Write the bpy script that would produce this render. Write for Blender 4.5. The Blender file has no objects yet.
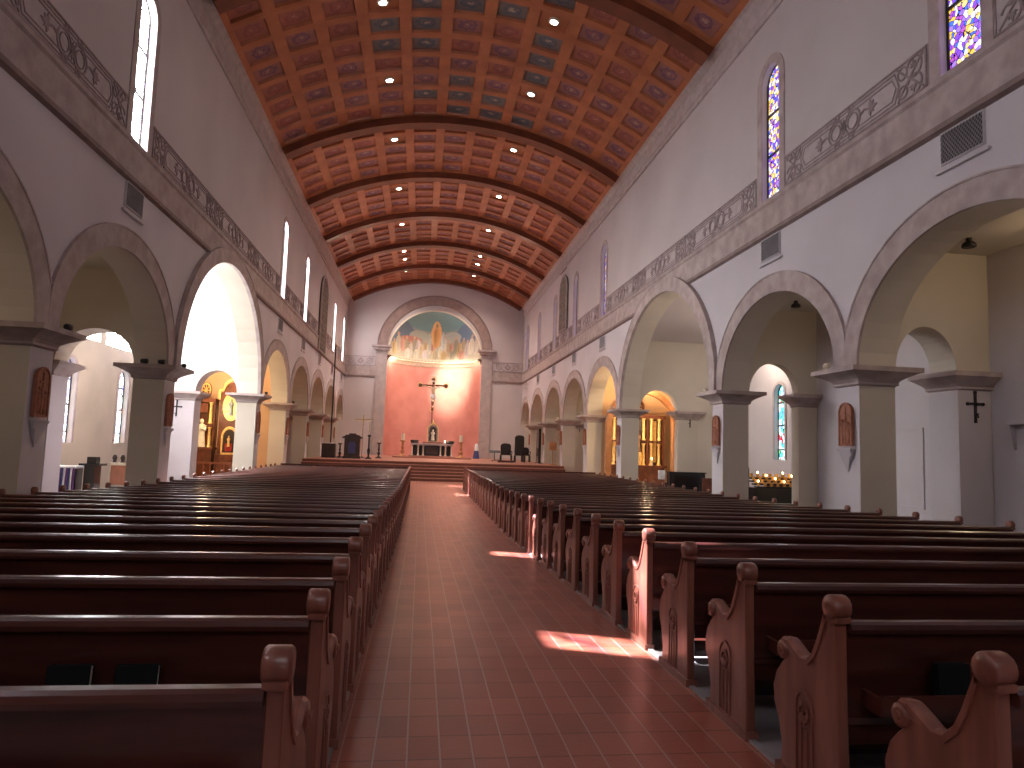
import bpy, math, random
from mathutils import Vector, Matrix
random.seed(7)
S = bpy.context.scene
COL = S.collection
PI = math.pi

# ------------------------------------------------------------------ materials
def nt(name):
    m = bpy.data.materials.new(name); m.use_nodes = True
    n = m.node_tree; n.nodes.clear()
    return m, n.nodes, n.links

def paint(name, c1, c2=None, scale=1.5, rough=.6, bump=0.0, coat=0.0, detail=3, stretch=(1,1,1), metal=0.0, bscale=None, spec=.5):
    m, N, L = nt(name)
    o = N.new('ShaderNodeOutputMaterial'); p = N.new('ShaderNodeBsdfPrincipled')
    L.new(p.outputs[0], o.inputs[0])
    p.inputs['Roughness'].default_value = rough; p.inputs['Metallic'].default_value = metal
    p.inputs['Coat Weight'].default_value = coat; p.inputs['Coat Roughness'].default_value = .15
    p.inputs['Specular IOR Level'].default_value = spec
    c2 = c2 or tuple(v*.82 for v in c1)
    tc = N.new('ShaderNodeTexCoord'); mp = N.new('ShaderNodeMapping'); mp.inputs['Scale'].default_value = stretch
    L.new(tc.outputs['Object'], mp.inputs[0])
    ns = N.new('ShaderNodeTexNoise'); ns.inputs['Scale'].default_value = scale; ns.inputs['Detail'].default_value = detail
    L.new(mp.outputs[0], ns.inputs['Vector'])
    r = N.new('ShaderNodeValToRGB'); r.color_ramp.elements[0].position = .35; r.color_ramp.elements[1].position = .65
    r.color_ramp.elements[0].color = (*c2, 1); r.color_ramp.elements[1].color = (*c1, 1)
    L.new(ns.outputs[0], r.inputs[0]); L.new(r.outputs[0], p.inputs['Base Color'])
    if bump:
        b = N.new('ShaderNodeBump'); b.inputs['Strength'].default_value = bump; b.inputs['Distance'].default_value = .02
        n2 = N.new('ShaderNodeTexNoise'); n2.inputs['Scale'].default_value = bscale or scale*8
        L.new(mp.outputs[0], n2.inputs['Vector']); L.new(n2.outputs[0], b.inputs['Height']); L.new(b.outputs[0], p.inputs['Normal'])
    return m

def emit(name, c, s):
    m, N, L = nt(name)
    o = N.new('ShaderNodeOutputMaterial'); e = N.new('ShaderNodeEmission')
    e.inputs[0].default_value = (*c, 1); e.inputs[1].default_value = s; L.new(e.outputs[0], o.inputs[0])
    return m

def stained(name, cols, white, strength, trans, scale=9.0, axis=(1,1,1), tint=(1,1,1)):
    """leaded glass: small coloured pieces, dark lead lines, daylight behind it"""
    m, N, L = nt(name)
    o = N.new('ShaderNodeOutputMaterial'); add = N.new('ShaderNodeAddShader')
    e = N.new('ShaderNodeEmission'); t = N.new('ShaderNodeBsdfTransparent')
    tc = N.new('ShaderNodeTexCoord'); mp = N.new('ShaderNodeMapping'); mp.inputs['Scale'].default_value = axis
    L.new(tc.outputs['Object'], mp.inputs[0])
    v = N.new('ShaderNodeTexVoronoi'); v.inputs['Scale'].default_value = scale; L.new(mp.outputs[0], v.inputs['Vector'])
    sep = N.new('ShaderNodeSeparateColor'); L.new(v.outputs['Color'], sep.inputs[0])
    r = N.new('ShaderNodeValToRGB'); r.color_ramp.interpolation = 'CONSTANT'
    n = len(cols); els = r.color_ramp.elements
    while len(els) < n: els.new(.5)
    for i, c in enumerate(cols): els[i].position = i/n; els[i].color = (*c, 1)
    L.new(sep.outputs[0], r.inputs[0])
    mx = N.new('ShaderNodeMix'); mx.data_type = 'RGBA'; mx.inputs[0].default_value = white
    L.new(r.outputs[0], mx.inputs[6]); mx.inputs[7].default_value = (1, 1, 1, 1)
    v2 = N.new('ShaderNodeTexVoronoi'); v2.feature = 'DISTANCE_TO_EDGE'; v2.inputs['Scale'].default_value = scale
    L.new(mp.outputs[0], v2.inputs['Vector'])
    gt = N.new('ShaderNodeMath'); gt.operation = 'GREATER_THAN'; gt.inputs[1].default_value = .045
    L.new(v2.outputs['Distance'], gt.inputs[0])
    mul = N.new('ShaderNodeMix'); mul.data_type = 'RGBA'; mul.blend_type = 'MULTIPLY'; mul.inputs[0].default_value = 1
    L.new(mx.outputs[2], mul.inputs[6]); L.new(gt.outputs[0], mul.inputs[7])
    L.new(mul.outputs[2], e.inputs[0]); e.inputs[1].default_value = strength
    tt = N.new('ShaderNodeMix'); tt.data_type = 'RGBA'; tt.blend_type = 'MULTIPLY'; tt.inputs[0].default_value = 1
    L.new(mul.outputs[2], tt.inputs[6]); tt.inputs[7].default_value = (trans*tint[0], trans*tint[1], trans*tint[2], 1)
    L.new(tt.outputs[2], t.inputs[0])
    L.new(e.outputs[0], add.inputs[0]); L.new(t.outputs[0], add.inputs[1]); L.new(add.outputs[0], o.inputs[0])
    return m

def tile_mat(name, c1, c2, grout, w, h, rough=.35):
    m, N, L = nt(name)
    o = N.new('ShaderNodeOutputMaterial'); p = N.new('ShaderNodeBsdfPrincipled'); L.new(p.outputs[0], o.inputs[0])
    p.inputs['Roughness'].default_value = rough
    tc = N.new('ShaderNodeTexCoord'); b = N.new('ShaderNodeTexBrick'); L.new(tc.outputs['Object'], b.inputs['Vector'])
    b.offset = 0; b.inputs['Scale'].default_value = 1; b.inputs['Brick Width'].default_value = w; b.inputs['Row Height'].default_value = h
    b.inputs['Mortar Size'].default_value = .007; b.inputs['Mortar Smooth'].default_value = .2
    b.inputs['Color1'].default_value = (*c1, 1); b.inputs['Color2'].default_value = (*c2, 1); b.inputs['Mortar'].default_value = (c2[0]*.62, c2[1]*.62, c2[2]*.62, 1)
    ns = N.new('ShaderNodeTexNoise'); ns.inputs['Scale'].default_value = 1.2; L.new(tc.outputs['Object'], ns.inputs['Vector'])
    mx = N.new('ShaderNodeMix'); mx.data_type = 'RGBA'; mx.blend_type = 'MULTIPLY'; mx.inputs[0].default_value = .35
    b2 = N.new('ShaderNodeTexBrick'); L.new(tc.outputs['Object'], b2.inputs['Vector']); b2.offset = 0; b2.inputs['Scale'].default_value = 1
    b2.inputs['Brick Width'].default_value = w; b2.inputs['Row Height'].default_value = 500; b2.inputs['Mortar Size'].default_value = .006; b2.inputs['Mortar Smooth'].default_value = .3
    mg = N.new('ShaderNodeMix'); mg.data_type = 'RGBA'; L.new(b2.outputs['Fac'], mg.inputs[0]); L.new(b.outputs['Color'], mg.inputs[6]); mg.inputs[7].default_value = (*grout, 1)
    L.new(mg.outputs[2], mx.inputs[6]); L.new(ns.outputs[0], mx.inputs[7]); L.new(mx.outputs[2], p.inputs['Base Color'])
    n2 = N.new('ShaderNodeTexNoise'); n2.inputs['Scale'].default_value = 30; L.new(tc.outputs['Object'], n2.inputs['Vector'])
    bp = N.new('ShaderNodeBump'); bp.inputs['Strength'].default_value = .12; bp.inputs['Distance'].default_value = .01
    L.new(n2.outputs[0], bp.inputs['Height']); L.new(bp.outputs[0], p.inputs['Normal'])
    return m

def coffer_mat(name, base, ring, centre):
    """painted coffer panel with a medallion, laid out by the panel's own UV"""
    m, N, L = nt(name)
    o = N.new('ShaderNodeOutputMaterial'); p = N.new('ShaderNodeBsdfPrincipled'); L.new(p.outputs[0], o.inputs[0])
    p.inputs['Roughness'].default_value = .55
    uv = N.new('ShaderNodeUVMap'); mp = N.new('ShaderNodeMapping'); mp.inputs['Location'].default_value = (-.5, -.5, 0)
    L.new(uv.outputs[0], mp.inputs[0])
    ln = N.new('ShaderNodeVectorMath'); ln.operation = 'LENGTH'
    ns = N.new('ShaderNodeTexNoise'); ns.inputs['Scale'].default_value = 5
    tc = N.new('ShaderNodeTexCoord'); L.new(tc.outputs['Object'], ns.inputs['Vector'])
    ad = N.new('ShaderNodeVectorMath'); ad.operation = 'MULTIPLY_ADD'; ad.inputs[1].default_value = (.42, .42, 0)
    L.new(ns.outputs['Color'], ad.inputs[0]); L.new(mp.outputs[0], ad.inputs[2])
    sb = N.new('ShaderNodeVectorMath'); sb.operation = 'SUBTRACT'; sb.inputs[1].default_value = (.21, .21, 0)
    L.new(ad.outputs[0], sb.inputs[0]); L.new(sb.outputs[0], ln.inputs[0])
    r = N.new('ShaderNodeValToRGB'); r.color_ramp.interpolation = 'LINEAR'
    els = r.color_ramp.elements
    for pos, c in ((.0, centre), (.09, centre), (.12, ring), (.2, base), (.25, ring), (.30, ring), (.34, base), (.9, base)):
        pass
    stops = [(.0, centre), (.08, centre), (.12, ring), (.19, base), (.25, ring), (.31, ring), (.36, base), (.9, base)]
    while len(els) < len(stops): els.new(.5)
    for i, (pos, c) in enumerate(stops): els[i].position = pos; els[i].color = (*c, 1)
    L.new(ln.outputs['Value'], r.inputs[0])
    # colours differ a little from panel to panel
    n2 = N.new('ShaderNodeTexNoise'); n2.inputs['Scale'].default_value = .9; L.new(tc.outputs['Object'], n2.inputs['Vector'])
    hs = N.new('ShaderNodeHueSaturation'); L.new(r.outputs[0], hs.inputs['Color'])
    mr = N.new('ShaderNodeMapRange'); mr.inputs[3].default_value = .6; mr.inputs[4].default_value = 1.3; L.new(n2.outputs[0], mr.inputs[0])
    L.new(mr.outputs[0], hs.inputs['Value']); L.new(hs.outputs[0], p.inputs['Base Color'])
    return m

def attr_mat(name, rough=.7):
    m, N, L = nt(name)
    o = N.new('ShaderNodeOutputMaterial'); p = N.new('ShaderNodeBsdfPrincipled'); L.new(p.outputs[0], o.inputs[0])
    p.inputs['Roughness'].default_value = rough
    a = N.new('ShaderNodeVertexColor'); a.layer_name = 'paint'; L.new(a.outputs[0], p.inputs['Base Color'])
    return m

WHITE = paint('white_plaster', (.60, .555, .575), (.52, .48, .50), .35, .62, .12, bscale=6)
UPPER = paint('upper_plaster', (.57, .51, .505), (.50, .445, .44), .35, .65, .1, bscale=5)
CREAM = paint('cream_plaster', (.60, .545, .455), (.54, .485, .40), .5, .65, .1, bscale=6)
WARM = paint('ochre_plaster', (.58, .36, .20), (.50, .29, .15), .6, .65, .1)
STONE = paint('cast_stone', (.46, .38, .36), (.35, .275, .255), 3.0, .7, .35, detail=8, bscale=22)
STONE_D = paint('cast_stone_dark', (.27, .195, .18), (.20, .145, .13), 3.0, .7, .3, detail=8)
ORN = paint('ornament_paint', (.34, .265, .26), (.25, .19, .185), 6, .7)
FRZ = paint('frieze_ground', (.52, .455, .455), (.43, .37, .37), 4, .7, .2)
WOOD_SHADED = paint('pew_wood_shaded', (.088, .023, .015), (.048, .012, .008), 2.2, .34, .06, coat=.55, detail=6, stretch=(.6, 4, 4), bscale=6)  # same wood as the pew ends, with the shade on the backs put into its colour
WOODE = paint('pew_end_wood', (.27, .098, .064), (.165, .052, .033), 2.0, .38, .08, coat=.3, detail=6, stretch=(5, 5, .8), bscale=5)
WOODK = paint('dark_wood', (.045, .022, .016), (.022, .011, .009), 3, .4, .05, coat=.3)
WOODR = paint('carved_red_wood', (.17, .048, .018), (.10, .026, .010), 5, .4, .1, coat=.3)
WOODB = paint('balustrade_wood', (.36, .13, .06), (.24, .075, .03), 5, .4, .1)
WOODL = paint('honey_wood', (.45, .20, .08), (.33, .13, .05), 4, .45, .05)
CEILW = paint('ceiling_wood', (.46, .155, .058), (.35, .108, .038), 1.4, .5, .06, coat=.15, detail=5)
RIBW = paint('ceiling_rib_wood', (.19, .052, .02), (.13, .034, .013), 1.6, .5, .05, coat=.15)
CONC = paint('grey_concrete', (.33, .31, .31), (.26, .245, .245), 2, .55, .1)
PLAT = paint('sanctuary_tile', (.33, .13, .085), (.25, .09, .06), 2, .45, .05)
TILE = tile_mat('terracotta_tile', (.42, .125, .078), (.31, .082, .052), (.46, .27, .22), .1705, .285)
GOLD = paint('gilding', (.92, .64, .25), (.7, .43, .13), 9, .35, .2, metal=.3)
BRASS = paint('brass', (.75, .5, .2), None, 6, .25, metal=.9)
IRON = paint('black_iron', (.02, .017, .017), None, 5, .5)
BLACK = paint('black_lacquer', (.012, .011, .014), None, 3, .25, coat=.4)
VENT = paint('grey_metal', (.30, .28, .29), None, 5, .45, metal=.3)
IVORY = paint('ivory', (.75, .68, .55), (.62, .54, .42), 8, .5)
CLOTH = paint('white_cloth', (.8, .8, .82), None, 8, .8)
FLESH = paint('carved_flesh', (.62, .42, .30), (.50, .32, .22), 9, .5)
PINKW = paint('apse_plaster', (.62, .27, .225), (.55, .22, .185), 1.0, .6)
RED = paint('red_fabric', (.35, .03, .03), None, 6, .8)
BLUE = paint('blue_fabric', (.06, .07, .22), None, 6, .7)
TERRA = paint('terracotta_relief', (.42, .16, .09), (.28, .10, .055), 12, .6, .6, bscale=30)
PAPER = paint('book_pages', (.7, .68, .62), None, 10, .8)
BOOKC = paint('hymnal_cover', (.008, .008, .009), None, 6, .7, spec=.2)
MURAL = attr_mat('mural_paint')
LENS = emit('lamp_lens', (1, .95, .9), 70)
FLAME = emit('candle_flame', (1, .6, .25), 25)
VIO = (.25, .08, .75); PNK = (.75, .18, .55); BLU = (.08, .18, .85); YEL = (.95, .65, .15); TEA = (.1, .55, .6); REDG = (.7, .03, .05); WHT = (.95, .92, 1.0); GRN = (.15, .5, .2)
GL_L = stained('left_clerestory_glass', [WHT, WHT, (.8, .75, 1), WHT, (.62, .42, 1), (1, .95, .8)], .45, 6.5, .8, 5)
GL_R = stained('right_clerestory_glass', [VIO, (.9, .85, 1), (.9, .55, .1), (.45, .1, .55), BLU, (.35, .2, .8), WHT, (.95, .7, .25)], .0, .42, .3, 13)
GL_T = stained('aisle_stained_glass', [TEA, WHT, (.15, .35, .7), (.5, .85, .8), (.1, .45, .55), (.6, .9, .85), WHT, GRN, TEA, REDG], .0, .75, .3, 7)
GL_TL = stained('left_aisle_stained_glass', [WHT, (.6, .8, 1), (.3, .3, .9), WHT, (.6, .9, .9), (.9, .5, .4)], .15, 1.4, .4, 6)
GL_BIG = stained('transept_glass', [WHT, (.9, .93, 1), (1, .97, .92)], .6, 14.0, .6, 3)
CB = [coffer_mat('coffer_blue', (.17, .15, .14), (.07, .11, .15), (.40, .34, .25)),
      coffer_mat('coffer_mauve', (.33, .14, .115), (.17, .075, .13), (.40, .25, .2)),
      coffer_mat('coffer_red', (.36, .12, .075), (.26, .075, .07), (.40, .17, .13))]

GL_F = stained('front_fill_glass', [WHT, (1, .9, .75), (.8, .85, 1)], .5, 1.2, .2, 5)  # glowing panes behind the camera, added as fill light
# ------------------------------------------------------------------ geometry
class MB:
    def __init__(s): s.v = []; s.f = []; s.m = []; s.sm = []
    def add(s, vs, fs, mi=0, smooth=False):
        b = len(s.v); s.v += [tuple(p) for p in vs]; s.f += [tuple(b+i for i in f) for f in fs]
        s.m += [mi]*len(fs); s.sm += [smooth]*len(fs); return s
    def box(s, x0, x1, y0, y1, z0, z1, mi=0):
        vs = [(x, y, z) for x in (x0, x1) for y in (y0, y1) for z in (z0, z1)]
        return s.add(vs, [(0,1,3,2),(4,6,7,5),(0,4,5,1),(2,3,7,6),(0,2,6,4),(1,5,7,3)], mi)
    def taper(s, x0, x1, y0, y1, z0, a, z1, b, mi=0, bx=None):
        """box whose bottom overhangs by a and top by b"""
        vs = []
        for z, e in ((z0, a), (z1, b)):
            vs += [(x0-e, y0-e, z), (x1+e, y0-e, z), (x1+e, y1+e, z), (x0-e, y1+e, z)]
        return s.add(vs, [(3,2,1,0),(4,5,6,7),(0,1,5,4),(1,2,6,5),(2,3,7,6),(3,0,4,7)], mi)
    def prism(s, poly, ax, lo, hi, mi=0, smooth=False):
        """poly in the plane across axis ax: X -> (y,z), Y -> (x,z), Z -> (x,y)"""
        def P(a, b, c): return {'X': (c, a, b), 'Y': (a, c, b), 'Z': (a, b, c)}[ax]
        n = len(poly); vs = [P(a, b, lo) for a, b in poly]+[P(a, b, hi) for a, b in poly]
        s.add(vs, [tuple(range(n))[::-1], tuple(range(n, 2*n))], mi)
        return s.add(vs, [(i, (i+1) % n, n+(i+1) % n, n+i) for i in range(n)], mi, smooth)
    def lathe(s, prof, c=(0,0,0), seg=12, mi=0, sx=1, sy=1, ax='Z', smooth=True):
        vs = []; cx, cy, cz = c
        for r, z in prof:
            for k in range(seg):
                a = 2*PI*k/seg; p = (r*math.cos(a)*sx, r*math.sin(a)*sy, z)
                if ax == 'X': p = (p[2], p[0], p[1])
                if ax == 'Y': p = (p[0], p[2], p[1])
                vs.append((cx+p[0], cy+p[1], cz+p[2]))
        n = len(prof); fs = [(i*seg+k, i*seg+(k+1) % seg, (i+1)*seg+(k+1) % seg, (i+1)*seg+k) for i in range(n-1) for k in range(seg)]
        s.add(vs, fs, mi, smooth)
        return s.add(vs, [tuple(range(seg))[::-1], tuple((n-1)*seg+k for k in range(seg))], mi)
    def tube(s, pts, r, seg=6, mi=0, flat=1.0):
        pts = [Vector(p) for p in pts]; rings = []; rr = r if isinstance(r, (list, tuple)) else [r]*len(pts)
        up0 = None
        for i, p in enumerate(pts):
            d = (pts[min(i+1, len(pts)-1)]-pts[max(i-1, 0)]).normalized()
            ref = Vector((0,0,1)) if abs(d.z) < .9 else Vector((1,0,0))
            if up0 is None: u = d.cross(ref).normalized()
            else:
                u = (up0-d*up0.dot(d)).normalized()
            up0 = u; w = d.cross(u)
            rings.append([p+(u*math.cos(2*PI*k/seg)+w*math.sin(2*PI*k/seg)*flat)*rr[i] for k in range(seg)])
        vs = [q for R in rings for q in R]; n = len(rings)
        s.add(vs, [(i*seg+k, i*seg+(k+1) % seg, (i+1)*seg+(k+1) % seg, (i+1)*seg+k) for i in range(n-1) for k in range(seg)], mi, True)
        return s.add(vs, [tuple(range(seg))[::-1], tuple((n-1)*seg+k for k in range(seg))], mi)
    def sphere(s, c, r, mi=0, seg=10, sx=1, sy=1, sz=1):
        pr = [(r*math.sin(PI*i/seg)+1e-5, -r*math.cos(PI*i/seg)*sz) for i in range(seg+1)]
        return s.lathe(pr, c, seg, mi, sx, sy)
    def ribbon(s, pts, w, M, d=.02, mi=0, closed=False):
        """flat raised band of width w along 2D pts; M maps (u,v,depth) to 3D"""
        n = len(pts); P = [Vector(p) for p in pts]; L = []; R = []
        for i in range(n):
            if closed: t = P[(i+1) % n]-P[i-1]
            else: t = P[min(i+1, n-1)]-P[max(i-1, 0)]
            t.normalize(); q = Vector((-t.y, t.x))*w/2
            L.append(P[i]+q); R.append(P[i]-q)
        vs = []
        for i in range(n):
            vs += [M(L[i].x, L[i].y, 0), M(L[i].x, L[i].y, d), M(R[i].x, R[i].y, d), M(R[i].x, R[i].y, 0)]
        fs = []
        for i in range(n if closed else n-1):
            a = 4*i; b = 4*((i+1) % n); fs += [(a, b, b+1, a+1), (a+1, b+1, b+2, a+2), (a+2, b+2, b+3, a+3)]
        if not closed: fs += [(0,1,2,3), (4*n-4, 4*n-3, 4*n-2, 4*n-1)]
        return s.add(vs, fs, mi)
    def mesh(s, name, mats, bevel=0):
        me = bpy.data.meshes.new(name); me.from_pydata(s.v, [], s.f)
        for m in (mats if isinstance(mats, (list, tuple)) else [mats]): me.materials.append(m)
        me.polygons.foreach_set('material_index', s.m); me.polygons.foreach_set('use_smooth', s.sm)
        me.update()
        return me
    def build(s, name, mats, parent=None, bevel=0, **k):
        return link(name, s.mesh(name, mats), parent, bevel, **k)

def fixnormals(me):
    import bmesh
    b = bmesh.new(); b.from_mesh(me); bmesh.ops.remove_doubles(b, verts=b.verts, dist=1e-5)
    bmesh.ops.recalc_face_normals(b, faces=b.faces); b.to_mesh(me); b.free()

def link(name, me, parent=None, bevel=0, loc=None):
    o = bpy.data.objects.new(name, me); COL.objects.link(o)
    if parent: o.parent = parent
    if loc: o.location = loc
    if bevel:
        md = o.modifiers.new('edge', 'BEVEL'); md.width = bevel; md.segments = 2; md.limit_method = 'ANGLE'
    return o
def tag(o, label=None, cat=None, group=None, kind=None):
    for k, v in (('label', label), ('category', cat), ('group', group), ('kind', kind)):
        if v: o[k] = v
    return o
def thing(name, label, cat, loc=(0,0,0), group=None, rz=0, kind=None):
    o = bpy.data.objects.new(name, None); COL.objects.link(o); o.location = loc; o.rotation_euler = (0,0,rz)
    o.empty_display_size = .1
    return tag(o, label, cat, group, kind)
def dup(root, loc, label=None, group=None, rz=None):
    def cp(o, par):
        c = o.copy(); COL.objects.link(c); c.parent = par
        for ch in kids.get(o.name, []): cp(ch, c)
        return c
    kids = {}
    for o in root.children_recursive: kids.setdefault(o.parent.name, []).append(o)
    c = cp(root, None); c.location = loc
    if rz is not None: c.rotation_euler = (0,0,rz)
    if label: c['label'] = label
    if group: c['group'] = group
    return c
def struct(o, label=None):
    o['kind'] = 'structure'
    if label: o['label'] = label
    return o

def slab(outline, holes, plane, lo, hi):
    """solid wall from a 2D outline with holes; plane 'X': (u,v)=(Y,Z) between X=lo..hi; plane 'Y': (u,v)=(X,Z) between Y=lo..hi"""
    cu = bpy.data.curves.new('t', 'CURVE'); cu.dimensions = '2D'; cu.fill_mode = 'BOTH'; cu.extrude = (hi-lo)/2
    for poly in [outline]+holes:
        sp = cu.splines.new('POLY'); sp.points.add(len(poly)-1); sp.use_cyclic_u = True
        for i, (a, b) in enumerate(poly): sp.points[i].co = (a, b, 0, 1)
    ob = bpy.data.objects.new('t', cu); COL.objects.link(ob)
    dg = bpy.context.evaluated_depsgraph_get(); me = bpy.data.meshes.new_from_object(ob.evaluated_get(dg))
    bpy.data.objects.remove(ob); bpy.data.curves.remove(cu)
    mid = (lo+hi)/2
    for v in me.vertices:
        a, b, c = v.co
        v.co = (mid+c, a, b) if plane == 'X' else (a, mid-c, b)
    fixnormals(me); me.materials.clear()
    for p in me.polygons: p.use_smooth = False
    return me

def arch_pts(a, b, spring, crown, n=24):
    """points of an arch soffit from a to b (springing line to springing line)"""
    c = (a+b)/2; r = (b-a)/2
    return [(c-r*math.cos(PI*i/n), spring+(crown-spring)*math.sin(PI*i/n)) for i in range(n+1)]
def win_pts(c, hw, z0, z1, n=12):
    s = z1-hw
    return [(c-hw, z0), (c+hw, z0)]+[(c+hw*math.cos(PI*i/n), s+hw*math.sin(PI*i/n)) for i in range(n+1)]

# ------------------------------------------------------------------ plan (metres)
XL, XR, T = -6.22, 8.0, .72
NL, NR = -.37, 1.89
YB, YF = 55.4, -5.8
PW = .69
P = [-5.85, .15, 5.97, 11.79, 17.61, 27.07, 32.89, 38.71, 44.53, 50.35]   # pier starts
SPR = 3.30
CX = .89
PLZ = .68
def fz(y):
    return 0 if y < 5.5 else (-.028*(y-5.5) if y < 15.5 else -.28)
OUT = {-1: -9.3, 1: 10.7}; OUTC = {-1: -10.6, 1: 12.2}
bays = [(P[i]+PW, P[i+1]) for i in range(len(P)-1)]+[(P[-1]+PW, YB)]
BN = ['rear', 'rear-middle', 'first', 'second', 'wide', 'fourth', 'fifth', 'sixth', 'seventh', 'last']
WC = [-2.4, 3.4, 9.18, 15.02, None, 30.33, 36.15, 41.97, 47.8, 53.2]

# ------------------------------------------------------------------ floor
def strip(name, x0, x1, ys, mat, dz=0.0, dep=.25):
    m = MB()
    for a, b in zip(ys[:-1], ys[1:]):
        za, zb = fz(a)+dz, fz(b)+dz
        m.add([(x0,a,za),(x1,a,za),(x1,b,zb),(x0,b,zb),(x0,a,za-dep),(x1,a,za-dep),(x1,b,zb-dep),(x0,b,zb-dep)],
              [(0,1,2,3),(7,6,5,4),(0,4,5,1),(3,2,6,7),(0,3,7,4),(1,5,6,2)])
    return struct(m.build(name, mat))
YS = [YF, 5.5, 15.5, 36.5]
strip('floor', NL-.01, NR+.01, YS, TILE)
strip('floor', -14, NL-.01, [YF, 5.5, 15.5, 31.2], CONC); strip('floor', NR+.01, 14, [YF, 5.5, 15.5, 31.2], CONC)
strip('floor', -14, NL-.01, [31.2, 36.5], TILE); strip('floor', NR+.01, 14, [31.2, 36.5], TILE)
m = MB()                                                     # sanctuary steps and platform
for k in range(6):
    y0 = 36.5+.32*k; z = -.28+.16*(k+1)
    m.box(XL, XR, y0, y0+.34, -.5, z-.035, 0); m.box(XL, XR, y0-.02, y0+.34, z-.035, z, 1)
struct(m.build('floor', [paint('step_riser', (.16,.055,.04), None, 3, .5), paint('step_tread', (.42,.2,.14), None, 3, .4)]), 'red tiled sanctuary steps')
m = MB(); m.box(XL, XR, 38.4, YB+4.2, -.5, PLZ); m.box(-14, XL, 36.5, YB+.6, -.5, -.28); m.box(XR, 14, 36.5, YB+.6, -.5, -.28)
struct(m.build('floor', PLAT))
m = MB(); m.box(-1.9, 3.5, 48.0, 53.4, PLZ, PLZ+.08); m.box(-.82, 2.42, 49.2, 53.4, PLZ+.08, PLZ+.15)
tag(m.build('altar_dais', PLAT, bevel=.01), 'low red-brown two-step dais carrying the altar', 'platform')
# border strips along the aisle
for x in (NL-.03, NR+.03):
    m = MB()
    for a, b in ((YF, 5.5), (5.5, 15.5), (15.5, 31.0)):
        m.add([(x-.02,a,fz(a)),(x+.02,a,fz(a)),(x+.02,b,fz(b)),(x-.02,b,fz(b)),(x-.02,a,fz(a)+.015),(x+.02,a,fz(a)+.015),(x+.02,b,fz(b)+.015),(x-.02,b,fz(b)+.015)],
              [(4,5,6,7),(0,1,5,4),(3,7,6,2),(0,4,7,3),(1,2,6,5)])
    struct(m.build('trim_1', CONC))

# ------------------------------------------------------------------ nave walls
HW, WZ0, WZ1 = .42, 7.66, 11.05
def crown(i): return 7.05 if i == 4 else (5.15 if i == 9 else 5.40)
LNICHE = (41.97, 1.25, 6.9, 11.45); RNICHE = (39.06, .95, 8.5, 11.75)
def nave_wall(side):
    x0, x1 = (XR, XR+T) if side > 0 else (XL-T, XL)
    out = [(YF, 13.6), (YF, SPR)]
    for i, (a, b) in enumerate(bays):
        out += [(a+.02, SPR)] if i else []
        out += arch_pts(a, b, SPR, crown(i))
    if out[-1][0] < YB: out.append((YB, SPR))
    out += [(YB+.5, SPR), (YB+.5, 13.6)]
    cl = []
    for q in out:
        if not cl or (abs(q[0]-cl[-1][0])+abs(q[1]-cl[-1][1])) > 1e-3: cl.append(q)
    holes = [win_pts(c, HW+.02, WZ0-.02, WZ1) for i, c in enumerate(WC) if c and not (side < 0 and i == 7)]
    me = slab(cl, holes, 'X', x0, x1)
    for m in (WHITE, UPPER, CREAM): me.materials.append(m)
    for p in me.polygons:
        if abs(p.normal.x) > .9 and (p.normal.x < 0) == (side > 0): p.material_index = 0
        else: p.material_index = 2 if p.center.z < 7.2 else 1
    o = struct(link('wall_right' if side > 0 else 'wall_left', me))
    # thin plaster skin above the moulding has a slightly warmer, darker tone
    holes2 = [win_pts(c, HW+.24, 7.0, WZ1+.2) for i, c in enumerate(WC) if c and not (side < 0 and i == 7)]
    holes2.append([]) if False else None
    xa, xb = (x0-.012, x0) if side > 0 else (x1, x1+.012)
    nc = RNICHE if side > 0 else LNICHE
    holes2 = [[(a, max(b, 7.75)) for a, b in h] for h in holes2]+[[(a, max(b, 7.75)) for a, b in win_pts(nc[0], nc[1], nc[2], nc[3])]]
    me2 = slab([(YF, 7.7), (YB, 7.7), (YB, 13.0), (YF, 13.0)], holes2, 'X', xa, xb)
    me2.materials.append(UPPER); struct(link(o.name, me2))
for s in (-1, 1): nave_wall(s)

def Mside(side, off=0.0):
    x = (XR-off) if side > 0 else (XL+off)
    return lambda u, v, d: (x-d if side > 0 else x+d, u, v)
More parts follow.
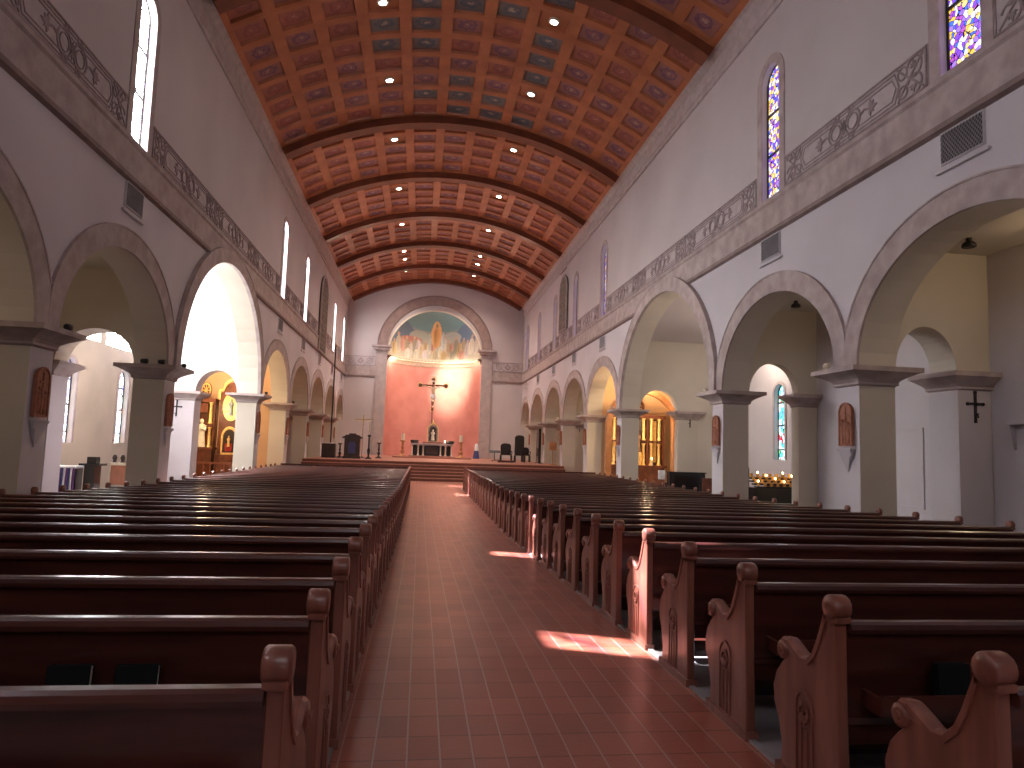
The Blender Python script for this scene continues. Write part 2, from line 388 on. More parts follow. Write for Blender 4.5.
# arch rings, sill moulding, frieze, cornice
for s in (-1, 1):
    M = Mside(s)
    for i, (a, b) in enumerate(bays):
        if i < 1: continue
        c = crown(i); m = MB(); w = .44
        inner = arch_pts(a, b, SPR, c, 32); cc = (a+b)/2; r = (b-a)/2
        mid = [(cc+(p[0]-cc)*(r+w/2)/r, SPR+(p[1]-SPR)*(c-SPR+w/2)/(c-SPR)) for p in inner]
        dp = .115 if i == 4 else .05
        lo_, hi_ = a-PW/2+.004, min(b+PW/2-.004, YB)
        A_ = [(max(min(q[0], YB), YF), q[1]) for q in inner]
        B_ = [(max(min(cc+(q[0]-cc)*(r+w)/r, hi_), lo_), SPR+(q[1]-SPR)*(c-SPR+w)/(c-SPR)) for q in inner]
        nn = len(A_); vs = []
        for p_, q_ in zip(A_, B_): vs += [M(*p_, 0), M(*p_, dp), M(*q_, dp), M(*q_, 0)]
        m.add(vs, [f for k in range(nn-1) for f in ((4*k, 4*k+4, 4*k+5, 4*k+1), (4*k+1, 4*k+5, 4*k+6, 4*k+2), (4*k+2, 4*k+6, 4*k+7, 4*k+3))], 0)
        o2 = [(cc+(p[0]-cc)*(r+w)/r, SPR+(p[1]-SPR)*(c-SPR+w)/(c-SPR)) for p in inner]
        m.ribbon([q for q in o2 if lo_+.03 < q[0] < hi_-.03], .035, M, dp+.015, 0)
        struct(m.build('trim_2', [STONE, STONE_D]), 'stone band around the %s nave arch' % BN[i])
    # sill moulding
    m = MB(); yc = (P[4]+PW+P[5])/2
    sd = lambda ps: [(XR-d if s > 0 else XL+d, z) for d, z in ps]
    for ya, yb in ((YF, yc-2.05), (yc+2.05, YB)):
        m.prism(sd([(0,6.93),(.05,6.93),(.05,7.55),(.09,7.60),(.09,7.68),(0,7.68)]), 'Y', ya, yb, 0)
        m.prism(sd([(0,6.80),(.085,6.84),(.085,6.93),(0,6.95)]), 'Y', ya, yb, 1)
    m.prism(sd([(0,7.12),(.05,7.12),(.05,7.55),(.09,7.60),(.09,7.68),(0,7.68)]), 'Y', yc-2.05, yc+2.05, 0)
    # the wide bay's ring is proud of this band
    struct(m.build('trim_3', [STONE, STONE_D]))
    m = MB()
    m.prism([(XR-d if s > 0 else XL+d, z) for d, z in [(-.05,12.28),(.06,12.28),(.06,12.42),(.10,12.45),(.10,12.85),(.2,12.98),(.34,13.08),(.34,13.2),(-.05,13.25)]], 'Y', YF, YB, 0)
    struct(m.build('trim_4', paint('cornice_stone', (.50,.43,.41), (.42,.35,.33), 4, .7, .3, detail=8)), 'stone cornice under the vault')

def frieze_unit(m, u0, u1, M, z0=7.72, z1=8.44):
    """one cartouche with sprigs between two scroll blocks"""
    def circ(cx, cz, r, w=.035, a0=0, a1=2*PI, n=18):
        m.ribbon([(cx+r*math.cos(a0+(a1-a0)*k/n), cz+r*math.sin(a0+(a1-a0)*k/n)) for k in range(n+1)], w, M, .02, 0)
    def leaf(cx, cz, r, rot):
        for k in range(5):
            a = rot+(k-2)*.7; q = r if k == 2 else r*.75
            pts = [(cx, cz), (cx+q*.5*math.cos(a)-q*.22*math.sin(a), cz+q*.5*math.sin(a)+q*.22*math.cos(a)), (cx+q*math.cos(a), cz+q*math.sin(a)),
                   (cx+q*.5*math.cos(a)+q*.22*math.sin(a), cz+q*.5*math.sin(a)-q*.22*math.cos(a))]
            vs = [M(p[0], p[1], .02) for p in pts]+[M(p[0], p[1], 0) for p in pts]
            m.add(vs, [(0,1,2,3),(0,4,5,1),(1,5,6,2),(2,6,7,3),(3,7,4,0)], 0)
    zc = (z0+z1)/2; h = (z1-z0)/2; L = u1-u0; sb = .78; c = (u0+u1)/2
    for a, b in (((u0, z0+.02), (u1, z0+.02)), ((u0, z1-.02), (u1, z1-.02)), ((u0+.02, z0), (u0+.02, z1)), ((u1-.02, z0), (u1-.02, z1))):
        m.ribbon([a, b], .035, M, .02, 0)
    a, b = u0+sb, u1-sb; e = .1
    for off, w in ((0, .03), (.075, .022)):
        hh = h-.09-off
        m.ribbon([(a+off, zc-hh), (b-off, zc-hh), (b-off+e, zc), (b-off, zc+hh), (a+off, zc+hh), (a+off-e, zc)], w, M, .015, 0, closed=True)
    for sg in (-1, 1):
        x = c+sg*.27; circ(x, zc, .23); circ(c+sg*.27, zc-.0, .15, .02)
        leaf(c+sg*.78, zc, .22, 0 if sg > 0 else PI)
        m.ribbon([(c+sg*.5, zc), (c+sg*.62, zc+.05), (c+sg*.78, zc)], .04, M, .02, 0)
        leaf(c, zc, .16, PI/2 if sg > 0 else -PI/2)
        for zz in (-1, 1): circ(c+sg*.22, zc+zz*.27, .07, .03)
        # scroll blocks at the ends
        ex = c+sg*(L/2-sb/2-.02)
        for zz in (-1, 1):
            circ(ex+sg*.12, zc+zz*.15, .17, .03, PI*.1, PI*1.6); circ(ex-sg*.17, zc+zz*.17, .11, .028); leaf(ex+sg*.1, zc+zz*.16, .13, zz*PI/2)
        m.ribbon([(ex-sg*.3, zc-.3), (ex, zc), (ex+sg*.33, zc+.3)], .03, M, .02, 0)
        m.ribbon([(ex-sg*.3, zc+.3), (ex, zc), (ex+sg*.33, zc-.3)], .03, M, .02, 0)
def gaps(side):
    cs = [c for i, c in enumerate(WC) if c]
    e = HW+.24; out = []
    for a, b in zip(cs[:-1], cs[1:]): out.append((a+e, b-e))
    return out
for s in (-1, 1):
    for a, b in gaps(s):
        n = max(1, round((b-a)/4.5)); M = Mside(s, .03)
        m = MB(); g = MB(); x = XR if s > 0 else XL
        g.box(min(x, x-s*.03), max(x, x-s*.03), a, b, 7.68, 8.46)
        for k in range(n): frieze_unit(m, a+(b-a)*k/n+.01, a+(b-a)*(k+1)/n-.01, M)
        t = thing('trim_5', None, None, kind='structure'); g.build('frieze_ground', FRZ, t); m.build('scroll_ornament', ORN, t)

# ------------------------------------------------------------------ clerestory windows
WN = [0]
def window(side, c, plane_x, hw, z0, z1, glass, frame=.22, depth=.15, bars=(.36, .66), proud=.03, label=None):
    WN[0] += 1
    t = thing('window_%d' % WN[0], label, None, kind='structure')
    sgn = side                                    # the room lies towards -sgn
    xg = plane_x+sgn*depth
    g = MB(); pts = win_pts(c, hw, z0, z1); g.add([(xg, a, b) for a, b in pts], [tuple(range(len(pts)))])
    g.build('pane', glass, t)
    f = MB(); zf = z0
    fp = [(c-hw-frame/2, zf)]+[(c-hw-frame/2, z1-hw)]+[(c+(hw+frame/2)*math.cos(PI-PI*i/12), z1-hw+(hw+frame/2)*math.sin(PI-PI*i/12)) for i in range(13)]+[(c+hw+frame/2, zf)]
    f.ribbon(fp, frame, lambda u, v, d: (plane_x-sgn*d, u, v), proud, 0)
    f.build('frame', STONE, t)
    b = MB(); H = z1-z0
    for k in bars: b.box(xg-.03, xg+.03, c-hw, c+hw, z0+H*k-.025, z0+H*k+.025)
    b.ribbon(pts, .05, lambda u, v, d: (xg-sgn*(d-.01), u, v), .03, 0, closed=True)
    b.build('lead_bar', IRON, t)
    return t
for s in (-1, 1):
    for i, c in enumerate(WC):
        if c and not (s < 0 and i == 7):
            window(s, c, XR if s > 0 else XL, HW, WZ0, WZ1, GL_R if s > 0 else GL_L, frame=.22)

# niches with organ-like grilles on the upper walls
for s, (c, hw, z0, z1) in ((-1, LNICHE), (1, RNICHE)):
    x = XR if s > 0 else XL; lab = 'tall arched dark grille high on the %s nave wall' % ('right' if s > 0 else 'left')
    t = thing('wall_grille', lab, 'grille', (x, c, z0))
    m = MB(); pts = [(a-c, b-z0) for a, b in win_pts(c, hw, z0, z1)]
    m.prism(pts, 'X', -s*.10, 0); m.build('backing', paint('grille_back%d' % s, (.14,.10,.085), None, 5, .8), t)
    m = MB(); m.ribbon(pts, .14, lambda u, v, d: (-s*(d+.09), u, v), .07, 0, closed=True); m.build('surround', STONE, t)
    m = MB(); n = 9
    for k in range(n):
        u = -hw+.15+(2*hw-.3)*k/(n-1); top = z1-hw-z0+math.sqrt(max(hw*hw-u*u, 0))-.15
        m.tube([(-s*.14, u, .1), (-s*.14, u, top)], .045, 6)
    for k in range(6): m.box(min(-s*.12, -s*.17), max(-s*.12, -s*.17), -hw+.1, hw-.1, .5+k*.6, .53+k*.6)
    m.build('slat', paint('grille_bar%d' % s, (.30,.24,.19), (.16,.12,.10), 8, .6), t)['kind'] = 'stuff'

# ------------------------------------------------------------------ pillars
ORD = ['', 'rearmost', 'third', 'second', '', '', '', '', '', '']
def pillar(side, i, w=T, kindname='nave'):
    y = P[i]; x0 = XR if side > 0 else XL-T; zb = fz(y)
    where = {1: 'beside the camera', 2: 'nearest the camera', 3: 'second along the arcade', 4: 'before the wide arch', 5: 'after the wide arch',
             6: 'fourth from the altar end', 7: 'third from the altar end', 8: 'second from the altar end', 9: 'closest to the altar wall'}[i]
    t = thing('pillar', 'square %s nave pillar %s' % ('right' if side > 0 else 'left', where), None, (x0+T/2, y+PW/2, zb), kind='structure')
    hx, hy = T/2, PW/2; H = SPR-zb
    m = MB(); m.box(-hx, hx, -hy, hy, 0, H-.3, 0)
    me = m.mesh('shaft', [CREAM, WHITE]); fixnormals(me)
    for p in me.polygons: p.material_index = 1 if abs(p.normal.x) > .5 else 0
    link('shaft', me, t)
    m = MB()
    m.taper(-hx, hx, -hy, hy, H-.34, .0, H-.31, .05); m.taper(-hx, hx, -hy, hy, H-.31, .05, H-.27, .05)
    pr = [(H-.27, .04), (H-.22, .08), (H-.16, .17), (H-.11, .27), (H-.09, .31)]
    for (za, a), (zb2, b) in zip(pr[:-1], pr[1:]): m.taper(-hx, hx, -hy, hy, za, a, zb2, b)
    m.taper(-hx, hx, -hy, hy, H-.09, .34, H-.0, .34)
    m.build('capital', STONE, t)
    m = MB(); m.taper(-hx, hx, -hy, hy, 0, .03, .14, .03); m.build('base', STONE, t)
for s in (-1, 1):
    for i in range(1, 10): pillar(s, i)

# ------------------------------------------------------------------ side aisles
def tp(side, x): return x
TW = {}                                                       # transverse walls
for s in (-1, 1):
    a0 = XR+T if s > 0 else XL-T                               # inner aisle edge
    for i in range(1, 10):
        y = P[i]; wide = i in (4, 5, 6); xo = OUTC[s]+s*.3 if wide else OUT[s]+s*.02
        top = 8.9 if i in (4, 5) else 5.75
        o0 = a0+s*.02; o1 = {5: 10.35, 4: 10.15}.get(i, 10.0) if s > 0 else (-8.75 if i == 4 else -8.45)
        z = fz(y)
        if i == 6:
            m = MB(); m.box(min(a0, xo), max(a0, xo), y, y+PW, -.5, top); me = m.mesh('wall_chapel', [CREAM, WARM]); fixnormals(me)
            for p in me.polygons:
                if p.normal.y < -.5: p.material_index = 1
            struct(link('wall_chapel_back', me)); continue
        oa, ob = (o0, o1) if s > 0 else (o1, o0)
        ea, eb = (a0, xo) if s > 0 else (xo, a0)
        ar = arch_pts(oa, ob, SPR, SPR+.84, 20)
        if s > 0: out = [(ea, SPR), ] + ar + [(ob, -.5), (eb, -.5), (eb, top), (ea, top)]
        else: out = [(ea, -.5), (oa, -.5)] + ar + [(eb, SPR), (eb, top), (ea, top)]
        cl = [out[0]]
        for q in out[1:]:
            if abs(q[0]-cl[-1][0])+abs(q[1]-cl[-1][1]) > 1e-3: cl.append(q)
        th = .3 if i in (4, 5) and s > 0 else PW
        me = slab(cl, [], 'Y', y, y+th); me.materials.append(CREAM); me.materials.append(WHITE)
        for p in me.polygons:
            if i in (5,) and s < 0: p.material_index = 1
            elif p.center.z < SPR+.3 and abs(p.normal.y) > .5 and i != 3: p.material_index = 0
        struct(link('wall_aisle_right' if s > 0 else 'wall_aisle_left', me))
        # respond pilaster with its capital
        r0, r1 = (o1-.012, {5: 11.2}.get(i, 10.66)) if s > 0 else (-9.26, o1+.012)
        t = thing('pillar', 'aisle respond pillar on the %s carrying a small black cross' % ('right' if s > 0 else 'left') if i in (3, 4, 5) else None, None, ((r0+r1)/2, y+th/2, z), kind='structure')
        hx, hy = (r1-r0)/2, th/2+.03; H = SPR-z
        m = MB(); m.box(-hx, hx, -hy, hy, 0, H-.3); m.build('shaft', WHITE if (s < 0 or i == 3) else CREAM, t)
        m = MB(); pr = [(H-.34, .0), (H-.31, .05), (H-.27, .04), (H-.22, .08), (H-.16, .15), (H-.09, .24)]
        for (za, a), (zb2, b) in zip(pr[:-1], pr[1:]): m.taper(-hx, hx, -hy, hy, za, a, zb2, b)
        m.taper(-hx, hx, -hy, hy, H-.09, .26, H, .26); m.build('capital', STONE, t)
# outer walls, with the transept and chapel bays set further out
def outer(side, y0, y1, x, top, wins=(), mat=CREAM, big=None):
    holes = [win_pts(c, hw, z0, z1) for c, hw, z0, z1 in wins]
    if big: holes += [[(a, c), (b, c), (b, d), (a, d)] for a, b, c, d in big]
    me = slab([(y0, -.5), (y1, -.5), (y1, top), (y0, top)], holes, 'X', min(x, x+side*.35), max(x, x+side*.35))
    me.materials.append(mat)
    struct(link('wall_outer_right' if side > 0 else 'wall_outer_left', me))
outer(1, YF, P[4], OUT[1], 5.75, (), WHITE)
outer(1, P[4], P[6]+PW, OUTC[1], 8.9, [(22.35, .36, 1.48, 4.12)], UPPER)
outer(1, P[6]+PW, YB+.5, OUT[1], 5.75, (), CREAM)
outer(-1, YF, P[4], OUT[-1], 5.75, (), CREAM)
outer(-1, P[4], P[6]+PW, OUTC[-1], 7.9, [(22.3, .42, 1.3, 3.9), (26.1, .42, 1.3, 3.9)], paint('beige_plaster', (.50,.42,.34), None, .6, .6), big=[(18.9, 21.3, 4.6, 7.0), (21.7, 24.1, 4.6, 7.0), (24.5, 26.8, 4.6, 7.0)])
outer(-1, P[6]+PW, YB+.5, OUT[-1], 5.75, (), CREAM)
window(1, 22.35, OUTC[1], .35, 1.5, 4.1, GL_T, frame=.1, depth=.15, bars=(.13, .45, .75))
for c in (22.3, 26.1): window(-1, c, OUTC[-1], .40, 1.32, 3.88, GL_TL, frame=.1, depth=.15, bars=(.13, .45, .75))
for a, b in ((18.9, 21.3), (21.7, 24.1), (24.5, 26.8)):
    WN[0] += 1; t = thing('window_%d' % WN[0], None, None, kind='structure')
    x = OUTC[-1]-.2; m = MB(); m.add([(x, a, 4.6), (x, b, 4.6), (x, b, 7.0), (x, a, 7.0)], [(0,1,2,3)]); m.build('pane', GL_BIG, t)
    m = MB()
    for k in range(5): m.box(x-.02, x+.03, a+(b-a)*k/4-.03, a+(b-a)*k/4+.03, 4.6, 7.0)
    for k in range(4): m.box(x-.02, x+.03, a, b, 4.6+.8*k-.03, 4.6+.8*k+.03)
    m.build('frame', WHITE, t)
# ceilings of the aisles
for s in (-1, 1):
    a0 = XR+.3 if s > 0 else XL-.3
    for y0, y1, zt, xo in ((YF, P[4]+.3, 5.6, OUT[s]+s*.3), (P[6]+.3, YB+.5, 5.6, OUT[s]+s*.3), (P[5]+.35, P[6]+.4, 5.6, OUTC[s]+s*.3)):
        m = MB(); m.box(min(a0, xo), max(a0, xo), y0, y1, zt, zt+.12); struct(m.build('ceiling', CREAM if y0 < 0 or s > 0 else UPPER))
    xo = OUTC[s]+s*.35; a0 = XR+.35 if s > 0 else XL-.35; x0, x1 = min(a0, xo), max(a0, xo); y0, y1 = P[4]+.3, P[5]+.2
    za, zb = (8.55, 6.1) if s > 0 else (7.6, 7.6)
    m = MB(); m.add([(x0,y0,za),(x1,y0,za),(x1,y1,zb),(x0,y1,zb),(x0,y0,za+.15),(x1,y0,za+.15),(x1,y1,zb+.15),(x0,y1,zb+.15)], [(0,1,2,3),(4,5,6,7),(0,1,5,4),(2,3,7,6),(0,3,7,4),(1,2,6,5)])
    struct(m.build('ceiling', UPPER if s > 0 else WHITE))
# end walls of the building
me = slab([(-11.5, -.5), (13, -.5), (13, 15.8), (-11.5, 15.8)], [win_pts(CX-1.9, .8, 5.6, 10.2), win_pts(CX, .8, 5.6, 11.2), win_pts(CX+1.9, .8, 5.6, 10.2)], 'Y', YF-.4, YF); me.materials.append(UPPER); struct(link('wall_front', me))
for c, zt in ((CX-1.9, 10.2), (CX, 11.2), (CX+1.9, 10.2)):  # unseen windows, added to brighten the pillar sides turned to the camera
    WN[0] += 1; t = thing('window_%d' % WN[0], None, None, kind='structure')
    m = MB(); p = win_pts(c, .8, 5.6, zt); m.add([(a, YF-.2, b) for a, b in p], [tuple(range(len(p)))]); m.build('pane', GL_F, t)
    m = MB(); m.ribbon(p, .12, lambda u, v, d: (u, YF-.22+d, v), .08, closed=True)
    for k in range(1, 5): m.box(c-.8, c+.8, YF-.2, YF-.15, 5.6+k*.9, 5.65+k*.9)
    m.build('frame', STONE, t)
for s in (-1, 1):
    m = MB(); a, b = (XR+.3, 11.2) if s > 0 else (-9.8, XL-.3)
    m.box(a, b, YB, YB+.4, -.5, 5.8); struct(m.build('wall_back', CREAM))

# ------------------------------------------------------------------ altar wall with apse
AC, AR, AZ = .81, 3.77, 8.66
out = [(XL-.3, -.5), (AC-AR, -.5)]+arch_pts(AC-AR, AC+AR, AZ, AZ+AR, 40)+[(AC+AR, -.5), (XR+.3, -.5), (XR+.3, 15.3), (XL-.3, 15.3)]
me = slab(out, [], 'Y', YB, YB+.5); me.materials.append(UPPER); struct(link('wall_back', me))
# apse: half cylinder, cornice ring, half dome
seg = 40
m = MB()
def cyl(m, r, z0, z1, mi=0, yb=YB+.3):
    vs = []
    for k in range(seg+1):
        a = PI*k/seg
        for z in (z0, z1): vs.append((AC-r*math.cos(a), yb+r*math.sin(a), z))
    m.add(vs, [(2*k, 2*k+2, 2*k+3, 2*k+1) for k in range(seg)], mi, True)
cyl(m, AR, PLZ-.1, AZ+.2); cyl(m, AR+.3, PLZ-.1, AZ+.2)
struct(m.build('wall_apse', PINKW))
m = MB(); prs = [(AR, AZ-.42), (AR-.06, AZ-.40), (AR-.08, AZ-.25), (AR-.22, AZ-.12), (AR-.30, AZ-.08), (AR-.30, AZ+.02), (AR, AZ+.04)]
vs = []
for k in range(seg+1):
    a = PI*k/seg
    for r, z in prs: vs.append((AC-r*math.cos(a), YB+.3+r*math.sin(a), z))
n = len(prs); m.add(vs, [(k*n+j, k*n+j+1, (k+1)*n+j+1, (k+1)*n+j) for k in range(seg) for j in range(n-1)], 0, True)
struct(m.build('trim_6', IVORY), 'white cornice ring at the foot of the painted half dome')
# mural on the half dome
random.seed(11)
figs = []
def fig(x, z, h, robe, w=.055, skin=(.62,.42,.30)):
    figs.append((x, z+h*.42, w, h*.45, robe)); figs.append((x-w*.35, z+h*.40, w*.22, h*.36, tuple(c*.78 for c in robe)))
    figs.append((x, z+h*.93, w*.38, h*.085, skin)); 
robes = [(.60,.45,.25),(.66,.62,.52),(.62,.34,.28),(.50,.42,.30),(.70,.66,.60),(.42,.40,.32),(.66,.60,.62),(.58,.48,.34)]
figs.append((.0, .97, .95, .30, (.15,.31,.36))); figs.append((-.75, .55, .3, .26, (.12,.20,.30))); figs.append((.75, .55, .3, .26, (.13,.22,.36)))
figs.append((-.35, .55, .22, .12, (.35,.40,.38))); figs.append((.38, .55, .2, .12, (.40,.46,.48))); figs.append((-.52, .47, .24, .07, (.45,.22,.18)))
for k in range(11):
    x = -.88+k*.085; fig(x, .10+.10*math.sin(k*2.3)**2, .30+.10*math.sin(k*1.7)**2, robes[k % 8])
for k in range(10):
    x = .14+k*.083; fig(x, .10+.12*math.sin(k*1.3)**2, .32+.08*math.sin(k*2.1)**2, robes[(k*3+1) % 8])
for k in range(7):
    fig(-.6+k*.2, .05, .26, robes[(k*5+4) % 8], .07)
figs.append((.03, .60, .115, .27, (.72,.42,.20))); fig(.03, .34, .48, (.68,.38,.16), .075, (.66,.40,.24)); figs.append((.03, .79, .05, .055, (.74,.60,.30))); figs.append((.03, .785, .028, .035, (.5,.28,.18)))
figs.append((-.12, .45, .035, .2, (.55,.60,.58))); figs.append((.18, .47, .045, .2, (.55,.62,.66)))
def mural(nx, nz):
    t = min(1, max(0, nz)); c = [.50*(1-t)+.13*t, .44*(1-t)+.26*t, .34*(1-t)+.34*t]
    for x, z, w, h, col in figs:
        d = ((nx-x)/w)**2+((nz-z)/h)**2
        if d < 1: 
            k = 1 if w > .09 else .86+.14*math.sin(nx*34+z*20); c = [v*k for v in col]
    if nz < .07: c = [.58, .52, .42]
    return c
m = MB(); NA, NE = 150, 76; vs = []; cols = []
for i in range(NE+1):
    e = PI/2*i/NE
    for k in range(NA+1):
        a = PI*k/NA; x = -math.cos(a)*math.cos(e); y = math.sin(a)*math.cos(e); z = math.sin(e)
        vs.append((AC+AR*x, YB+.3+AR*y, AZ+AR*z)); cols.append(mural(x, z))
m.add(vs, [(i*(NA+1)+k, i*(NA+1)+k+1, (i+1)*(NA+1)+k+1, (i+1)*(NA+1)+k) for i in range(NE) for k in range(NA)], 0, True)
me = m.mesh('apse_mural', MURAL); ca = me.color_attributes.new('paint', 'FLOAT_COLOR', 'POINT')
for i, c in enumerate(cols): ca.data[i].color = (*c, 1)
struct(link('ceiling_apse', me), 'painted half dome with a central orange figure among robed figures')
m = MB(); vs = []
for i in range(13):
    e = PI/2*i/12
    for k in range(25):
        a = PI*k/24; r = AR+.25; vs.append((AC-r*math.cos(a)*math.cos(e), YB+.3+r*math.sin(a)*math.cos(e), AZ+r*math.sin(e)))
m.add(vs, [(i*25+k, i*25+k+1, (i+1)*25+k+1, (i+1)*25+k) for i in range(12) for k in range(24)]); struct(m.build('roof', CONC))
# apse arch ring and pilasters
MY = lambda u, v, d: (u, YB-d, v)
m = MB(); w = .78
m.ribbon([(AC-(AR+w/2)*math.cos(PI*i/48), 9.35-.0+(AR+w/2)*math.sin(PI*i/48)*.93) for i in range(49)], w, MY, .10, 0)
m.ribbon([(AC-(AR+w)*math.cos(PI*i/48), 9.35+(AR+w)*math.sin(PI*i/48)*.93) for i in range(49)], .08, MY, .15, 1)
m.ribbon([(AC-(AR-.03)*math.cos(PI*i/48), AZ+(AR-.03)*math.sin(PI*i/48)) for i in range(49)], .12, MY, .13, 2)
struct(m.build('trim_7', [paint('apse_arch_stone', (.33,.235,.21), (.26,.18,.16), 2.5, .7, .2), STONE_D, IVORY]), 'broad stone arch framing the apse')
for sg in (-1, 1):
    x0 = AC+sg*AR; x1 = AC+sg*(AR+.86); a, b = min(x0, x1), max(x0, x1)
    t = thing('pillar', 'tall flat stone pilaster %s of the apse' % ('left' if sg < 0 else 'right'), None, ((a+b)/2, YB-.08, PLZ), kind='structure')
    hx = (b-a)/2; m = MB(); m.box(-hx, hx, -.08, .1, 0, 8.1); m.build('shaft', paint('pilaster_stone%d' % sg, (.46,.38,.36), None, 2, .6), t)
    m = MB()
    for z0, e0, z1, e1 in ((8.05,.03,8.12,.03),(8.12,0,8.22,0),(8.22,.02,8.34,.14),(8.34,.2,8.42,.2),(8.42,.16,8.55,.26),(8.55,.34,8.68,.34)): m.taper(-hx, hx, -.08, .1, z0, e0, z1, e1)
    m.build('capital', STONE, t)
# moulding and frieze on the altar wall
for a, b in ((XL, AC-AR-.86), (AC+AR+.86, XR)):
    m = MB(); m.box(a, b, YB-.05, YB, 6.93, 7.66); m.box(a, b, YB-.085, YB, 6.82, 6.93, 1); m.box(a, b, YB-.03, YB, 7.68, 8.46, 2)
    struct(m.build('trim_8', [STONE, STONE_D, FRZ])); m = MB(); My = lambda u, v, d: (u, YB-.03-d, v)
    z0, z1 = 7.72, 8.44
    for p in (((a, z0), (b, z0)), ((a, z1), (b, z1)), ((a+.02, z0), (a+.02, z1)), ((b-.02, z0), (b-.02, z1))): m.ribbon(list(p), .035, My, .02)
    c = (a+b)/2
    for sg in (-1, 1):
        m.ribbon([(c+sg*.7+.22*math.cos(PI*k/9), 8.08+.22*math.sin(PI*k/9)) for k in range(19)], .04, My, .02)
        m.ribbon([(c+sg*.3, 7.8), (c+sg*1.0, 8.35)], .04, My, .02)
    m.ribbon([(c-.2, 8.08), (c, 8.28), (c+.2, 8.08), (c, 7.88)], .1, My, .02, closed=True)
    struct(m.build('trim_9', ORN))

# ------------------------------------------------------------------ coffered barrel vault
RV, ZC = 13.1, 1.85; HALF = math.asin(6.83/RV); NC = 11
ribs = [(p+PW/2-.27, p+PW/2+.27) for p in P[1:]]+[(YB-.45, YB)]
ribs = [(-5.8, -5.3)]+ribs
m = MB(); uvs = {}
def vp(a, y, r): return (CX+r*math.sin(a), y, ZC+r*math.cos(a))
def arcpatch(a0, a1, y0, y1, r0, r1=None): return [vp(a0, y0, r0), vp(a1, y0, r0), vp(a1, y1, r0), vp(a0, y1, r0)]
LIGHTS = []
for bi in range(len(ribs)-1):
    y0, y1 = ribs[bi][1], ribs[bi+1][0]
    nr = 8 if y1-y0 > 7 else 5
    da = 2*HALF/NC; dy = (y1-y0)/nr
    for r in range(nr):
        for c in range(NC):
            a0 = -HALF+c*da; a1 = a0+da; ya, yb = y0+r*dy, y0+(r+1)*dy
            ia, iy = da*.14, dy*.13; d = .085
            b = len(m.v); ja, jy = ia+.002, iy+.03
            V = arcpatch(a0, a1, ya, yb, RV)+arcpatch(a0+ia, a1-ia, ya+iy, yb-iy, RV)+arcpatch(a0+ja, a1-ja, ya+jy, yb-jy, RV+d)
            light = c in (3, 7) and ((nr == 8 and r in (1, 5)) or (nr == 5 and (r == 1 or (bi == 8 and r == 3))))
            off = abs(c-5)
            if nr == 8 or bi < 4: mi = 1 if off <= 2 and random.random() < .72 else (2 if random.random() < .62 else 3)
            else: mi = 2 if off <= 3 and random.random() < .55 else 3
            if light: mi = 0
            m.add(V, [(0,1,5,4),(1,2,6,5),(2,3,7,6),(3,0,4,7),(4,5,9,8),(5,6,10,9),(6,7,11,10),(7,4,8,11)], 0)
            m.add(V, [(8,9,10,11)], mi)
            uvs[len(m.f)-1] = ((0,0),(1,0),(1,1),(0,1))
            if light: LIGHTS.append((a0+da/2, (ya+yb)/2, bi, r, -1 if c < 5 else 1))
me = m.mesh('ceiling', [CEILW]+CB)
uv = me.uv_layers.new(name='UVMap')
for fi, q in uvs.items():
    for li, c in zip(me.polygons[fi].loop_indices, q): uv.data[li].uv = c
struct(link('ceiling', me), 'coffered red-brown barrel vault with painted panels')
for k, (ya, yb) in enumerate(ribs):
    m = MB(); n = 48; vs = []
    for i in range(n+1):
        a = -HALF+2*HALF*i/n
        for y, r in ((ya, RV+.02), (ya, RV-.30), (yb, RV-.30), (yb, RV+.02)): vs.append(vp(a, y, r))
    m.add(vs, [(4*i+j, 4*i+j+1, 4*i+j+5, 4*i+j+4) for i in range(n) for j in range(3)], 0)
    m.add(vs, [(0,1,2,3), (4*n, 4*n+1, 4*n+2, 4*n+3)], 0)
    struct(m.build('trim_10', RIBW), 'broad wooden rib across the vault')
m = MB()                                                      # outer roof over the vault
m.prism([(XL-.9, 13.55), (CX, 16.2), (XR+.9, 13.55), (XR+.9, 13.75), (CX, 16.4), (XL-.9, 13.75)], 'Y', YF-.6, YB+.6)
struct(m.build('roof', CONC))

# recessed downlights
b0 = None
for a, y, bi, r, sd in LIGHTS:
    if y < 10: continue
    p = vp(a, y, RV+.04)
    BAYD = {3: 'bay nearest the camera', 4: 'wide bay', 5: 'first narrow bay past the wide one', 6: 'second narrow bay past the wide one', 7: 'third narrow bay past the wide one', 8: 'fourth narrow bay past the wide one', 9: 'last bay at the altar wall'}
    row = ', farther row' if r in (5, 3) else (', nearer row' if bi in (4, 8) else '')
    lab = '%s-hand round ceiling downlight, %s%s' % ('left' if sd < 0 else 'right', BAYD.get(bi, 'rear bay'), row)
    t = thing('ceiling_light', lab, 'ceiling light', p, 'round downlights in the ceiling coffers'); t.rotation_euler = (0, a, 0)
    if b0 is None:
        m = MB(); m.lathe([(.17, .05), (.17, -.02), (.12, -.03), (.11, .03)], seg=20); rim = m.mesh('rim', IVORY)
        m = MB(); m.lathe([(.11, .01), (.11, -.01)], seg=20); ln = m.mesh('lens', LENS); b0 = (rim, ln)
    link('rim', b0[0], t); link('lens', b0[1], t)

